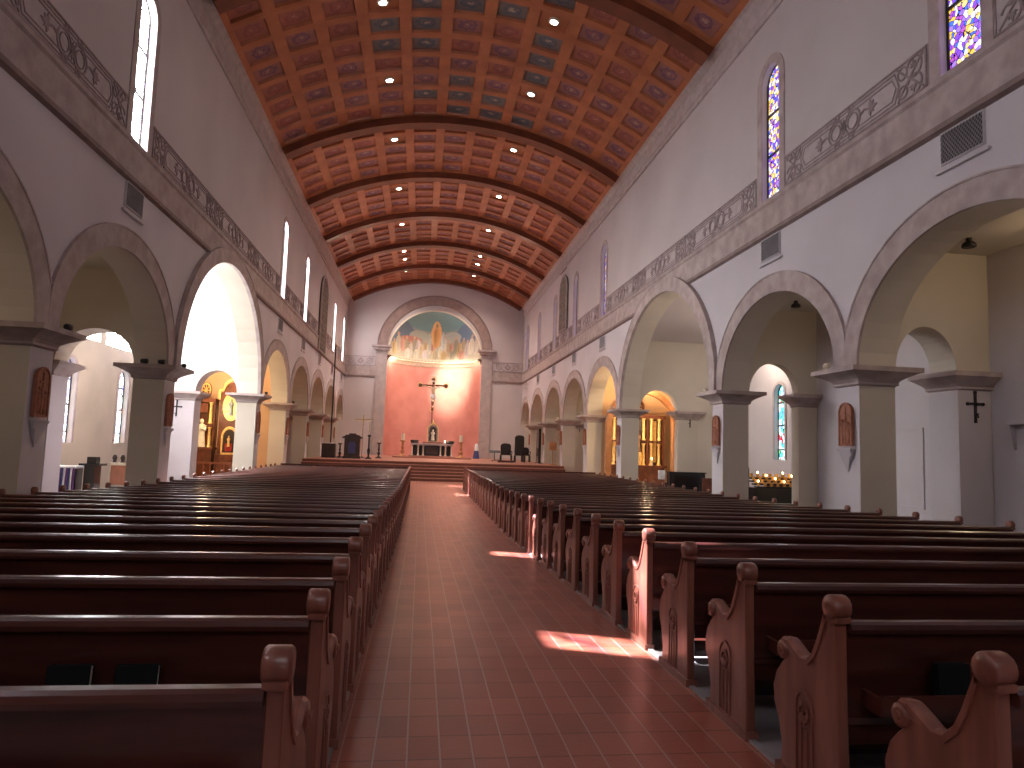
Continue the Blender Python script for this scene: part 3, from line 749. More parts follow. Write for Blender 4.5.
# ------------------------------------------------------------------ pews
PROF = [(0,0),(.015,.5),(.02,.90),(.085,.90),(.12,.82),(.155,.74),(.20,.665),(.26,.61),(.32,.60),(.38,.625),(.44,.63),(.465,.575),(.50,.545),(.55,.49),(.58,.41),(.57,.33),(.525,.25),(.495,.14),(.505,.05),(.53,0)]
ARM = [(.045,.935),(.085,.90),(.115,.83),(.15,.75),(.195,.67),(.25,.62),(.31,.612),(.37,.64),(.43,.665),(.475,.66),(.505,.625),(.50,.59)]
LP = {1: 5.86, -1: 5.42}
pew_me = {}
for s in (-1, 1):
    x = lambda a: a*s
    def end(o):                                                # o=+1: outer face towards the aisle
        m = MB(); m.prism([(a, b) for a, b in PROF], 'X', 0, .055*s*o); me = m.mesh('end_panel', WOODE); fixnormals(me)
        m = MB(); w = .05; c0 = .0275*s*o; n = len(ARM); vs = []
        for i, (a, b) in enumerate(ARM):
            p = ARM[max(i-1, 0)]; q = ARM[min(i+1, n-1)]; dx, dz = q[0]-p[0], q[1]-p[1]; l = math.hypot(dx, dz); nx, nz = -dz/l, dx/l
            if nz < 0 and i < 9: nx, nz = -nx, -nz
            nx, nz = (dz/l*-1, dx/l)
            for (ww, hh) in ((-.036, -.014), (-.036, .010), (-.020, .022), (.020, .022), (.036, .010), (.036, -.014)):
                vs.append((c0+ww, a+nx*hh, b+nz*hh))
        m.add(vs, [(6*i+j, 6*i+(j+1) % 6, 6*i+6+(j+1) % 6, 6*i+6+j) for i in range(n-1) for j in range(6)], 0, False)
        m.add(vs, [tuple(range(6)), tuple(6*(n-1)+j for j in range(6))])
        m.lathe([(.02,-.046), (.050,-.043), (.056,-.034), (.056,.034), (.050,.043), (.02,.046)], (c0, .052, .922), 14, ax='X')
        m.lathe([(.03,-.043), (.046,-.038), (.048,.038), (.03,.043)], (c0, .472, .618), 14, ax='X')
        m.lathe([(.016,-.052), (.016,.052)], (c0, .472, .618), 8, ax='X'); 
        m.box(c0-.036, c0+.036, .0, .10, .86, .885)
        arm = m.mesh('arm_rail', WOODE)
        m = MB(); M = lambda u, v, d: (-s*o*d, u, v)
        cy = .28
        m.ribbon([(cy-.07, .06), (cy-.07, .40)]+[(cy-.07*math.cos(PI*k/8), .40+.07*math.sin(PI*k/8)) for k in range(9)]+[(cy+.07, .40), (cy+.07, .06)], .012, M, .008)
        for d in (-.025, .025): m.ribbon([(cy+d, .06), (cy+d, .30)], .012, M, .008)
        m.ribbon([(cy+.04*math.cos(PI*k/6), .375+.04*math.sin(PI*k/6)) for k in range(12)], .016, M, .012, closed=True)
        for k in range(5):
            a = PI/2+k*2*PI/5; m.ribbon([(cy, .36), (cy+.035*math.cos(a), .345+.035*math.sin(a))], .014, M, .014)
        car = m.mesh('carving', WOODE)
        m = MB(); m.box(min(-.012*s*o, .067*s*o), max(-.012*s*o, .067*s*o), -.01, .54, 0, .05); ft = m.mesh('foot', WOODE)
        return me, arm, car, ft
    L = LP[s]; e1 = end(1); e2 = end(-1)
    A, B = sorted((s*.055, s*(L-.055)))
    m = MB(); m.add([(A,.06,.43),(B,.06,.43),(B,.50,.455),(A,.50,.455),(A,.06,.40),(B,.06,.40),(B,.50,.42),(A,.50,.42)], [(0,1,2,3),(7,6,5,4),(0,4,5,1),(3,2,6,7),(0,3,7,4),(1,5,6,2)]); m.prism([(.49,.415),(.52,.42),(.53,.44),(.52,.458),(.49,.458)], 'X', A, B)
    seat = m.mesh('seat', WOOD_SHADED)
    m = MB(); m.prism([(.015,.845),(.04,.845),(.12,.30),(.095,.30)], 'X', A, B); back = m.mesh('backrest', WOOD_SHADED)
    m = MB(); m.prism([(-.012,.818),(-.018,.838),(-.012,.858),(.005,.868),(.045,.868),(.062,.858),(.066,.84),(.06,.818)], 'X', A, B, smooth=False); rail = m.mesh('top_rail', WOOD_SHADED)
    m = MB(); m.box(A+.1, B-.1, -.07, .06, .485, .50); m.box(A+.1, B-.1, -.082, -.066, .485, .57)
    for k in range(4):
        xx = A+.1+(B-A-.2)*k/3; m.box(xx-.01, xx+.01, -.08, .06, .485, .56)
    rack = m.mesh('book_rack', WOOD_SHADED)
    m = MB()
    m.prism([(.08,0),(.1,.41),(.46,.42),(.42,0)], 'X', -.02, .02)
    sup = m.mesh('support', WOOD_SHADED)
    m = MB(); m.box(A+.12, B-.12, -.33, -.17, .13, .17); m.box(A+.12, B-.12, -.26, -.22, .03, .13); kn = m.mesh('kneeler', WOOD_SHADED)
    pew_me[s] = (e1, e2, seat, back, rail, rack, sup, kn)
ORDN = ['first', 'second', 'third', 'fourth', 'fifth', 'sixth', 'seventh', 'eighth', 'ninth', 'tenth', 'eleventh', 'twelfth', 'thirteenth', 'fourteenth', 'fifteenth', 'sixteenth',
        'seventeenth', 'eighteenth', 'nineteenth', 'twentieth', 'twenty-first', 'twenty-second', 'twenty-third', 'twenty-fourth', 'twenty-fifth', 'twenty-sixth', 'twenty-seventh', 'twenty-eighth', 'twenty-ninth',
        'thirtieth', 'thirty-first', 'thirty-second', 'thirty-third', 'thirty-fourth', 'thirty-fifth']
PY = {1: [2.08+.877*k for k in range(32)], -1: [2.18+.835*k for k in range(33)]}
for s in (-1, 1):
    e1, e2, seat, back, rail, rack, sup, kn = pew_me[s]; L = LP[s]; x0 = NR if s > 0 else NL
    for k, y in enumerate(PY[s]):
        lab = 'dark varnished wooden pew in the %s block, %s row counted from the camera' % ('right-hand' if s > 0 else 'left-hand', ORDN[k])
        t = thing('pew', lab, 'pew', (x0, y, fz(y+.25)+.002), 'wooden pews %s of the centre aisle' % ('right' if s > 0 else 'left'))
        for j, (e, xo) in enumerate(((e1, 0), (e2, s*L))):
            o = link('end_panel', e[0], t); o.location.x = xo
            if j: o.scale = (.7, 1, .965); o['label'] = 'carved S-curved pew end'
            o.modifiers.new('edge', 'BEVEL').width = .006
            link('arm_rail', e[1], o); link('carving', e[2], o); link('foot', e[3], o)
        link('seat', seat, t); link('backrest', back, t); link('top_rail', rail, t); link('book_rack', rack, t)
        for q in (1, 2): link('support', sup, t).location.x = s*L*q/3
        if k: link('kneeler', kn, t)
# front screens before the first rows
for s in (-1, 1):
    x0 = NR if s > 0 else NL; L = LP[s]; y = 30.15; A, B = sorted((x0, x0+s*L))
    t = thing('pew_screen', 'low panelled wooden screen in front of the %s pews by the altar steps' % ('right-hand' if s > 0 else 'left-hand'), 'screen', ((A+B)/2, y, -.28))
    h = (B-A)/2; m = MB(); m.box(-h, h, 0, .04, 0, .86); m.build('panel', WOOD_SHADED, t)
    m = MB(); m.box(-h, h, -.03, .08, .86, .91); m.build('top_rail', WOOD_SHADED, t)
    m = MB()
    for k in range(9): xx = -h+.04+(2*h-.08)*k/8; m.box(xx-.04, xx+.04, -.02, .06, 0, .86)
    m.build('post', WOODE, t)

# hymnals in the racks
def book(loc, label, w=.16, h=.19, d=.035, lean=-.12, cover=None):
    t = thing('hymnal', label, 'book', loc, 'hymnals in the pew racks'); t.rotation_euler = (lean, 0, 0)
    m = MB(); m.box(-w/2, w/2, -d/2, -d/2+.004, 0, h); m.box(-w/2, w/2, d/2-.004, d/2, 0, h); m.box(-w/2, -w/2+.004, -d/2, d/2, 0, h); m.build('cover', cover or BOOKC, t)
    m = MB(); m.box(-w/2+.005, w/2-.004, -d/2+.004, d/2-.004, .004, h-.006); m.build('pages', PAPER, t)
book((2.42, 2.915, .506), 'black hymnal in the rack behind the second pew on the right')
LY = PY[-1][1]-.042
book((-1.32, LY, .506), 'dark hymnal standing in the near left rack, farther from the aisle')
book((-1.07, LY, .506), 'dark hymnal with light page edge, in the near left rack closer to the aisle')
book((-.495, PY[-1][0]+.34, .462), 'pale-covered booklet standing on the nearest left pew seat by its aisle end', .09, .25, .02, -.05, PAPER)

# ------------------------------------------------------------------ wall fittings
# air vents
vm = None
for s in (-1, 1):
    for i, c in enumerate(WC):
        if not c or i < 2: continue
        w, z0, h = .84, 6.27, .5
        t = thing('air_vent', 'square louvred air vent above the %s arch on the %s nave wall' % (BN[i], 'right' if s > 0 else 'left'), 'air vent', (XR if s > 0 else XL, c, z0), 'air vents below the stone moulding')
        if s > 0: t.rotation_euler = (0, 0, PI)
        if vm is None:
            m = MB(); m.box(0, .02, -w/2, w/2, 0, h); bk = m.mesh('backing', paint('vent_backing', (.09,.085,.09), None, 5, .8))
            m = MB()
            for q in range(14): m.tube([(.035, -w/2+w*q/14, 0), (.035, -w/2+w*min(q+6, 14)/14, h*(min(q+6, 14)-q)/6)], .008, 4)
            for q in range(1, 6): m.tube([(.035, -w/2, h*q/6), (.035, -w/2+w*(6-q)/14, h)], .008, 4)
            for q in range(14): m.tube([(.04, w/2-w*q/14, 0), (.04, w/2-w*min(q+6, 14)/14, h*(min(q+6, 14)-q)/6)], .008, 4)
            for q in range(1, 6): m.tube([(.04, w/2, h*q/6), (.04, w/2-w*(6-q)/14, h)], .008, 4)
            gr = m.mesh('grille', VENT)
            m = MB(); m.ribbon([(-w/2, 0), (w/2, 0), (w/2, h), (-w/2, h)], .025, lambda u, v, d: (d, u, v), .045, closed=True); m.box(0, .06, -w/2-.1, w/2+.1, -.13, -.09); fr = m.mesh('frame', WHITE)
            vm = (bk, gr, fr)
        link('backing', vm[0], t); link('grille', vm[1], t); link('frame', vm[2], t)

# stations on the nave faces of the pillars
sm = None
for s in (-1, 1):
    for i in range(2, 10):
        y = P[i]+PW/2; nm = {2: 'pillar nearest the camera', 3: 'pillar before the second arch', 4: 'pillar just before the wide arch', 5: 'pillar just past the wide arch'}.get(i, 'pillar %s from the altar' % {6: 'fourth', 7: 'third', 8: 'second', 9: 'first'}.get(i))
        t = thing('relief_plaque', 'arched terracotta relief plaque with white bracket, %s %s' % ('right-hand' if s > 0 else 'left-hand', nm), 'wall plaque', (XR-.006 if s > 0 else XL+.006, y, 1.35), 'relief plaques on the nave pillars')
        if s > 0: t.rotation_euler = (0, 0, PI)
        if sm is None:
            hw = .19; m = MB(); pts = win_pts(0, hw, .50, 1.30); m.prism(pts, 'X', 0, .05); a = m.mesh('relief_panel', TERRA)
            m = MB()
            m.ribbon(pts, .03, lambda u, v, d: (d+.04, u, v), .03, closed=True)
            for fx, fh, fw in ((-.09, .42, .045), (.0, .52, .05), (.09, .36, .045)):
                m.sphere((.055, fx, .55+fh*.42), .05, 0, 8, .5, fw/.05, fh*.45/.05); m.sphere((.06, fx, .55+fh), .035, 0, 8, .7)
            m.box(.04, .07, -.012, .012, .6, 1.22); m.box(.04, .07, -.1, .1, 1.05, 1.075); b = m.mesh('relief_figure', TERRA)
            m = MB(); m.taper(.055, .06, -.17, .17, .38, .03, .44, .05); m.taper(.025, .05, -.17, .17, .30, -.0, .38, .02)
            m.add([(0,-.15,.30),(0,.15,.30),(.07,.15,.30),(.07,-.15,.30),(0,-.01,.0),(0,.01,.0),(.01,.01,.0),(.01,-.01,.0)], [(0,1,2,3),(4,5,6,7),(0,1,5,4),(1,2,6,5),(2,3,7,6),(3,0,4,7)]); c = m.mesh('bracket', WHITE)
            sm = (a, b, c)
        o = link('relief_panel', sm[0], t); link('relief_figure', sm[1], o); link('bracket', sm[2], t)
# small black crosses on the aisle responds
for s, i, zz, nm in ((1, 3, 2.35, 'right aisle pier nearest the camera'), (1, 5, 2.66, 'right aisle pier past the wide arch'), (-1, 5, 2.35, 'left aisle pier past the wide arch'), (-1, 8, 2.7, 'left aisle pier near the altar'), (1, 8, 2.8, 'right aisle pier near the altar')):
    x = 10.33 if s > 0 else -9.05
    if i == 5 and s > 0: x = 10.86
    if i == 8: x = 10.3 if s > 0 else -8.9
    y = P[i]-.03
    t = thing('wall_cross', 'small black metal cross with candle arm on the %s' % nm, 'cross', (x, y, zz), 'small black crosses on the aisle piers')
    m = MB(); m.box(-.022, .022, -.03, 0, 0, .58); m.box(-.16, .16, -.03, 0, .34, .385)
    for px, pz in ((0, .58), (-.16, .36), (.16, .36)): m.sphere((px, -.015, pz), .035, 0, 8)
    m.build('cross', IRON, t); m = MB(); m.tube([(-.0, -.03, .12), (-.03, -.12, .1), (-.09, -.16, .16)], .012); m.lathe([(.03, .15), (.035, .17)], (-.09, -.16, 0), 8); m.build('candle_arm', IRON, t)
# small lamps standing on the capital ledges
for s, i in ((1, 3), (1, 4), (1, 5), (1, 6), (1, 7), (-1, 3), (-1, 4), (-1, 5), (-1, 6)):
    x = (XR-.16) if s > 0 else (XL+.16); y = P[i]+PW+.12
    nm = {3: 'second pillar', 4: 'pillar before the wide arch', 5: 'pillar past the wide arch', 6: 'pillar fourth from the altar', 7: 'pillar third from the altar'}[i]
    t = thing('spotlight', 'small %s floodlight standing on the capital of the %s %s' % ('white' if s > 0 else 'dark', 'right' if s > 0 else 'left', nm), 'spotlight', (x, y, SPR+.002), 'small floodlights on the capitals')
    m = MB(); m.box(-.09, .09, -.2, .12, 0, .03); m.tube([(0, -.05, .03), (0, -.05, .09)], .02); m.build('stand', IVORY if s > 0 else IRON, t)
    m = MB(); m.lathe([(.03, -.07), (.05, -.06), (.058, .06), (.045, .07)], (0, -.05, .10), 12, ax='Y'); m.build('lamp_head', IVORY if s > 0 else IRON, t)
# extra dark fittings on left second pillar's aisle ledge
for k, dx in enumerate((.05, .45)):
    t = thing('spotlight', 'black spotlight on the %s edge of the left capital before the wide arch' % ('nave-side' if k == 0 else 'aisle-side'), 'spotlight', (XL-dx, P[4]-.15, SPR+.002))
    m = MB(); m.box(-.07, .07, -.06, .06, 0, .02); m.build('stand', IRON, t); m = MB(); m.lathe([(.03, -.08), (.05, -.06), (.06, .08)], (0, 0, .08), 10, ax='X'); m.build('lamp_head', IRON, t)
# dark aisle ceiling lamps
for x, y, nm in ((9.55, 10.9, 'near right aisle ceiling by the arcade'), (10.25, 9.9, 'near right aisle ceiling by the outer wall'), (9.4, 16.4, 'right aisle ceiling of the second bay')):
    t = thing('ceiling_lamp', 'small dark lamp under the %s' % nm, 'ceiling lamp', (x, y, 5.6))
    m = MB(); m.lathe([(.05, 0), (.05, -.06)], seg=10); m.build('canopy', IRON, t); m = MB(); m.lathe([(.06, -.06), (.11, -.1), (.12, -.16), (.1, -.17)], seg=14); m.build('shade', IRON, t)

# door in the near right aisle
t = thing('door_1', 'white aisle door with black handles under a hood at the right edge', None, (OUT[1], 10.35, fz(10.3)), kind='structure')
m = MB(); m.box(-.05, 0, -.75, .75, 0, 2.15); m.build('door_leaf', WHITE, t)
m = MB()
for a, b in ((-.68, -.06), (.06, .68)):
    for z0, z1 in ((.15, 1.0), (1.15, 2.0)): m.ribbon([(a, z0), (b, z0), (b, z1), (a, z1)], .03, lambda u, v, d: (-.05-d, u, v), .015, closed=True)
m.build('moulding', WHITE, t)
m = MB(); m.box(-.16, 0, -.95, .95, 2.45, 2.55); m.add([(-.14,-.9,2.45),(-.14,.9,2.45),(0,.9,2.45),(0,-.9,2.45),(-.05,.9,2.0),(0,.9,2.0),(-.05,-.9,2.0),(0,-.9,2.0)], [(0,1,2,3),(1,4,5,2),(0,3,7,6)]); m.build('hood', WHITE, t)
m = MB()
for z in (1.85, 1.05):
    m.tube([(-.09, .55, z-.09), (-.12, .55, z), (-.09, .55, z+.09)], .018); m.box(-.07, -.05, .52, .58, z-.12, z+.12)
m.build('handle', IRON, t)
# panel outline and a bracket on the outer aisle wall
t = thing('wall_bracket', 'white corbel bracket low on the far right aisle wall', 'bracket', (OUT[1], 12.9, 1.2))
m = MB(); m.taper(-.12, 0, -.16, .16, .3, .02, .38, .05); m.build('shelf', WHITE, t); m = MB(); m.taper(-.03, 0, -.03, .03, 0, 0, .3, .09); m.build('corbel', WHITE, t)
m = MB(); m.ribbon([(13.6, .6), (13.6, 2.3), (15.6, 2.3), (15.6, .6)], .06, lambda u, v, d: (OUT[1]-d, u, v), .03, closed=True); struct(m.build('trim_11', WHITE))

# ------------------------------------------------------------------ helper figures
def statue(m, c, h, mi=0, arms=True):
    x, y, z = c
    m.lathe([(.17*h, 0), (.175*h, .05*h), (.14*h, .3*h), (.12*h, .5*h), (.135*h, .62*h), (.14*h, .72*h), (.11*h, .79*h), (.045*h, .82*h), (.04*h, .85*h)], (x, y, z), 14, mi, 1, .75)
    m.sphere((x, y, z+.91*h), .07*h, mi, 10, 1, 1, 1.25)
    if arms:
        for s in (-1, 1): m.tube([(x+s*.12*h, y, z+.76*h), (x+s*.15*h, y-.05*h, z+.6*h), (x+s*.03*h, y-.14*h, z+.64*h)], [.045*h, .042*h, .028*h], 7, mi)
def skin(name, joints, edges, mat, parent=None, sub=2):
    me = bpy.data.meshes.new(name); me.from_pydata([j[:3] for j in joints], edges, []); ob = bpy.data.objects.new(name, me); COL.objects.link(ob)
    md = ob.modifiers.new('s', 'SKIN'); 
    for i, j in enumerate(joints): me.skin_vertices[0].data[i].radius = (j[3], j[3])
    me.skin_vertices[0].data[0].use_root = True
    ob.modifiers.new('u', 'SUBSURF').levels = sub
    dg = bpy.context.evaluated_depsgraph_get(); nm = bpy.data.meshes.new_from_object(ob.evaluated_get(dg)); bpy.data.objects.remove(ob)
    nm.materials.clear(); nm.materials.append(mat)
    for p in nm.polygons: p.use_smooth = True
    return link(name, nm, parent)
def candle(loc, label, h=.3, r=.03, stand=.0, group=None, lit=True, smat=BRASS):
    t = thing('candlestick' if stand else 'candle', label, 'candlestick' if stand else 'candle', loc, group)
    if stand:
        m = MB(); s = stand
        m.lathe([(.20, 0), (.20, .04), (.12, .08), (.06, .14), (.05, .22*s), (.09, .26*s), (.11, .32*s), (.06, .38*s), (.04, .5*s), (.08, .55*s), (.05, .62*s), (.045, .9*s), (.13, .96*s), (.14, s), (.03, s+.01)], seg=14); m.build('stand', smat, t)
        m = MB(); m.lathe([(r, s), (r, s+h)], seg=10); m.build('wax', IVORY, t)
    else:
        m = MB(); m.lathe([(r, 0), (r, h)], seg=10); m.build('wax', IVORY, t)
    if lit:
        m = MB(); z = stand+h; m.lathe([(.002, z), (r*.5, z+.03), (r*.35, z+.06), (.001, z+.1)], seg=8); m.build('flame', FLAME, t)
    return t

# ------------------------------------------------------------------ sanctuary
DZ = PLZ+.152
t = thing('altar_table', 'dark altar table with white columns and black central frontal', 'altar', (.80, 50.4, DZ))
m = MB(); m.box(-1.55, 1.55, -.5, .5, .80, .87); m.box(-1.48, 1.48, -.45, .45, .73, .80); m.build('table_top', paint('altar_top', (.45,.42,.42), None, 4, .3), t, bevel=.01)
for x in (-1.4, -.98, -.62, .62, .98, 1.4):
    m = MB()
    m.lathe([(.09, 0), (.09, .05), (.055, .08), (.05, .64), (.085, .69), (.09, .73)], (x, -.32, 0), 12); m.build('column', IVORY, t)
m = MB(); m.box(-.55, .55, -.36, .3, 0, .73); m.box(-1.42, 1.42, .1, .3, 0, .73); m.build('frontal', BLACK, t)
m = MB(); m.box(-.42, .42, -.4, -.36, .10, .64); m.box(-.02, .02, -.42, -.38, .16, .58); m.box(-.15, .15, -.42, -.38, .42, .46); m.build('carved_panel', WOODK, t)
for sg, nm in ((-1, 'left'), (1, 'right')):
    x = .80+sg*2.08
    cs = candle((x, 50.2, PLZ+.082), 'tall turned candlestick with white candle %s of the altar' % nm, .48, .075, 1.12, 'candlesticks flanking the altar', smat=paint('red_gilt%d' % sg, (.42,.13,.07), (.55,.32,.12), 10, .4), lit=False); cs.scale = (1.7, 1.7, 1)
for dx, nm in ((-1.0, 'left'), (1.05, 'right')):
    m = MB(); m.lathe([(.22, 0), (.3, .06), (.28, .12), (.34, .2), (.2, .24)], seg=14); tag(m.build('altar_flower_bowl', WOODK, loc=(.8+dx*1.25, 50.5, DZ+.872)), 'dark low bowl on the %s end of the altar table' % nm, 'bowl')
# shrine behind the altar
t = thing('tabernacle', 'domed shrine with dark niche and small figure behind the altar', 'tabernacle', (.86, 52.2, DZ))
m = MB(); m.box(-.75, .75, -.3, .3, 0, 1.0); m.build('plinth', PLAT, t)
m = MB(); pts = win_pts(0, .42, 1.0, 2.35); m.prism(pts, 'Y', -.2, .2); m.build('body', paint('shrine_marble', (.42,.33,.31), (.25,.17,.16), 9, .4), t)
m = MB(); m.prism(win_pts(0, .27, 1.1, 2.15), 'Y', -.22, -.19); m.build('niche', WOODK, t)
m = MB(); statue(m, (0, -.26, 1.12), .8); m.build('figure', IVORY, t)
m = MB(); m.ribbon(win_pts(0, .40, 1.0, 2.33), .07, lambda u, v, d: (u, -.2-d, v), .05, closed=True); m.lathe([(.1, 2.33), (.14, 2.42), (.05, 2.5), (.02, 2.68)], seg=12); m.build('gilt_frame', GOLD, t)
candle((1.72, 50.25, DZ+.872), 'glowing low candle on the right half of the altar table', .14, .06)
# crucifix
CZ = 4.42
t = thing('crucifix', 'large crucifix with carved figure rising before the red apse wall', 'crucifix', (.74, 52.9, DZ))
b = CZ-DZ
m = MB(); m.box(-.07, .07, 0, .10, b-.2, b+2.15); m.box(-.035, .035, 0, .08, 0, b-.2); m.box(-.97, .97, -.01, .09, b+1.66, b+1.78)
for x, z in ((-.97, b+1.71), (.97, b+1.71), (0, b+2.17)): m.lathe([(.13, -.07), (.15, 0), (.13, .07)], (x, .05, z), 12, ax='Y')
m.build('cross', paint('cross_wood', (.16,.075,.035), (.10,.045,.02), 6, .5), t)
J = [(0,-.1,b+.95,.125),(0,-.12,b+1.15,.11),(.01,-.12,b+1.38,.155),(.0,-.12,b+1.52,.09),(.02,-.15,b+1.60,.055),(.04,-.19,b+1.74,.095),(.04,-.19,b+1.82,.085),
     (-.2,-.1,b+1.54,.065),(-.48,-.06,b+1.62,.05),(-.74,-.03,b+1.70,.036),(-.84,-.03,b+1.71,.038),(.22,-.1,b+1.54,.065),(.49,-.06,b+1.62,.05),(.76,-.03,b+1.70,.036),(.86,-.03,b+1.71,.038),
     (-.09,-.12,b+.84,.10),(-.06,-.24,b+.46,.075),(-.03,-.12,b+.12,.045),(.0,-.2,b+.02,.045),(.09,-.12,b+.84,.10),(.08,-.26,b+.46,.075),(.04,-.14,b+.12,.045),(.02,-.24,b+.0,.045)]
E_ = [(0,1),(1,2),(2,3),(3,4),(4,5),(5,6),(3,7),(7,8),(8,9),(9,10),(3,11),(11,12),(12,13),(13,14),(0,15),(15,16),(16,17),(17,18),(0,19),(19,20),(20,21),(21,22)]
fg = skin('carved_figure', J, E_, FLESH, t)
m = MB(); m.lathe([(.165, b+.70), (.175, b+.80), (.16, b+1.0), (.14, b+1.06)], (0, -.11, 0), 14, 0, 1, .8); m.tube([(.14, -.14, b+.98), (.2, -.13, b+.8), (.22, -.12, b+.6)], [.05, .06, .04], 7); m.build('loincloth', CLOTH, fg)
m = MB(); m.sphere((.04, -.16, b+1.86), .10, 0, 10, 1, 1, .8); m.tube([(.0, -.12, b+1.85), (-.05, -.12, b+1.7), (-.04, -.12, b+1.58)], [.04, .05, .02], 6); m.build('hair', WOODK, fg)
m = MB(); m.box(-.16, .16, -.03, 0, b+2.0, b+2.10); m.build('title_board', IVORY, t)
m = MB()
for k in range(24):
    a = 2*PI*k/24; m.tube([(math.cos(a)*.30, .03, b+1.71+math.sin(a)*.30), (math.cos(a)*.46, .03, b+1.71+math.sin(a)*.46)], [.02, .004], 5)
m.build('rays', GOLD, t)
for x, z in ((-.97, b+1.72), (.97, b+1.72), (0, b+2.2), (0, b-.12)):
    m = MB(); m.ribbon([(x+.17*math.cos(2*PI*k/16), z+.17*math.sin(2*PI*k/16)) for k in range(16)], .05, lambda u, v, d: (u, .1-d, v), .04, closed=True); m.build('gilt_trefoil', GOLD, t)
# left furniture on the platform
t = thing('ambo', 'dark carved wooden ambo with stepped pediment, left of the altar', 'lectern', (-3.92, 41.0, PLZ))
m = MB(); m.box(-.5, .5, -.35, .35, 0, .14); m.build('base', WOODK, t, bevel=.01)
m = MB(); m.box(-.44, .44, -.3, .3, .14, 1.15); m.build('body', WOODK, t)
m = MB(); m.box(-.56, .56, -.38, .38, 1.15, 1.25); m.prism([(-.5,1.25),(.5,1.25),(.34,1.36),(-.34,1.36)], 'Y', -.3, .3); m.box(-.2, .2, -.25, .25, 1.36, 1.44); m.build('pediment', WOODK, t)
m = MB(); m.prism(win_pts(-.0, .2, .3, .98), 'Y', -.32, -.3); m.build('blue_panel', BLUE, t)
t = thing('processional_cross', 'slender processional cross on a stand behind the dark ambo', 'cross', (-3.55, 43.2, PLZ))
m = MB(); m.lathe([(.2, 0), (.18, .04), (.03, .1)], seg=12); m.build('stand', IRON, t); m = MB(); m.tube([(0, 0, .1), (0, 0, 2.0)], .022); m.build('pole', BRASS, t)
m = MB(); m.box(-.03, .03, -.02, .02, 1.95, 2.65); m.box(-.5, .5, -.02, .02, 2.30, 2.36); m.build('cross', BRASS, t)
t = thing('paschal_candle_stand', 'tall dark candle stand between ambo and apse', 'candlestick', (-3.0, 41.2, PLZ))
m = MB(); m.lathe([(.19, 0), (.2, .05), (.08, .1), (.05, .2), (.1, .5), (.05, .62), (.045, 1.25), (.12, 1.35), (.05, 1.4)], seg=12); m.build('stand', IRON, t); m = MB(); m.lathe([(.035, 1.4), (.035, 2.1)], seg=10); m.build('wax', IVORY, t)
t = thing('side_table', 'small dark cabinet with white top near the left nave pillars', 'cabinet', (-5.3, 41.5, PLZ))
m = MB(); m.box(-.38, .38, -.3, .3, 0, .82); m.build('body', WOODK, t); m = MB(); m.box(-.42, .42, -.34, .34, .82, .87); m.build('cloth_top', CLOTH, t)
m = MB()
for a in (-.19, .19): m.box(a-.16, a+.16, -.32, -.3, .1, .74)
m.build('door', WOODK, t)
candle((-4.75, 42.2, PLZ), 'thin black floor candlestick between the cabinet and ambo', .15, .02, .85, smat=IRON, lit=False)
candle((-2.55, 43.5, PLZ), 'thin dark floor candlestick right of the processional cross', .15, .02, .95, smat=IRON, lit=False)
# tall pole by left wall
t = thing('banner_pole', 'very tall thin dark pole standing before the left nave wall', 'pole', (-5.75, 45.6, PLZ))
m = MB(); m.lathe([(.22, 0), (.2, .05), (.04, .1)], seg=12); m.build('base', IRON, t); m = MB(); m.tube([(0, 0, .1), (0, 0, 7.1)], .045, 8); m.build('pole', IRON, t); m = MB(); m.sphere((0, 0, 7.13), .07); m.build('finial', BRASS, t)
# right furniture
def throne(loc, label, h, w, group=None):
    t = thing('presider_chair', label, 'chair', loc, group); s = w/2
    m = MB(); m.box(-s, s, -.28, .25, .42, .5); m.build('seat', BLACK, t, bevel=.01)
    m = MB(); m.prism([(-s, .5), (s, .5), (s, h-.15), (s*.7, h-.03), (0, h), (-s*.7, h-.03), (-s, h-.15)], 'Y', .2, .27); m.build('backrest', BLACK, t)
    for x in (-s, s):
        m = MB(); m.box(x-.03, x+.03, -.28, .27, .66, .71); m.box(x-.03, x+.03, -.28, -.22, .5, .66); m.build('armrest', BLACK, t)
        for y in (-.25, .22):
            m = MB(); m.box(x-.035, x+.035, y-.03, y+.03, 0, .42); m.build('leg', BLACK, t)
throne((6.35, 44.3, PLZ), 'tall high-backed black presider chair right of the altar', 1.75, .62)
throne((5.55, 45.0, PLZ), 'black round-topped chair left of the tall one', 1.2, .7)
throne((6.95, 45.6, PLZ), 'low black chair beside the dark column on the right', .98, .5)
t = thing('music_stand', 'low black stand with an open white score right of the apse', 'music stand', (4.75, 44.6, PLZ))
m = MB(); m.tube([(0, 0, .05), (0, 0, .6)], .03); m.build('post', IRON, t)
m = MB()
for k in range(3): a = 2*PI*k/3; m.tube([(0, 0, .1), (.3*math.cos(a), .3*math.sin(a), .012)], .018)
m.build('tripod', IRON, t); m = MB(); m.add([(-.35,-.18,.58),(.35,-.18,.58),(.35,.12,.72),(-.35,.12,.72),(-.35,-.18,.56),(.35,-.18,.56),(.35,.12,.70),(-.35,.12,.70)], [(0,1,2,3),(7,6,5,4),(0,4,5,1),(3,2,6,7),(0,3,7,4),(1,5,6,2)]); m.build('desk', IRON, t)
m = MB(); m.box(-.5, .5, -.2, .2, 0, .12); tag(m.build('kneeling_bench', WOODK, loc=(5.3, 43.0, PLZ)), 'low dark kneeling bench in front of the presider chairs', 'bench')
t = thing('tall_screen', 'narrow tall black door-like panel at the right sanctuary edge', 'screen', (7.35, 43.0, PLZ))
m = MB(); m.box(-.08, .08, -.4, .4, 0, 2.15); m.build('panel', BLACK, t); m = MB(); m.box(-.15, .15, -.45, .45, 0, .05); m.build('foot', BLACK, t)
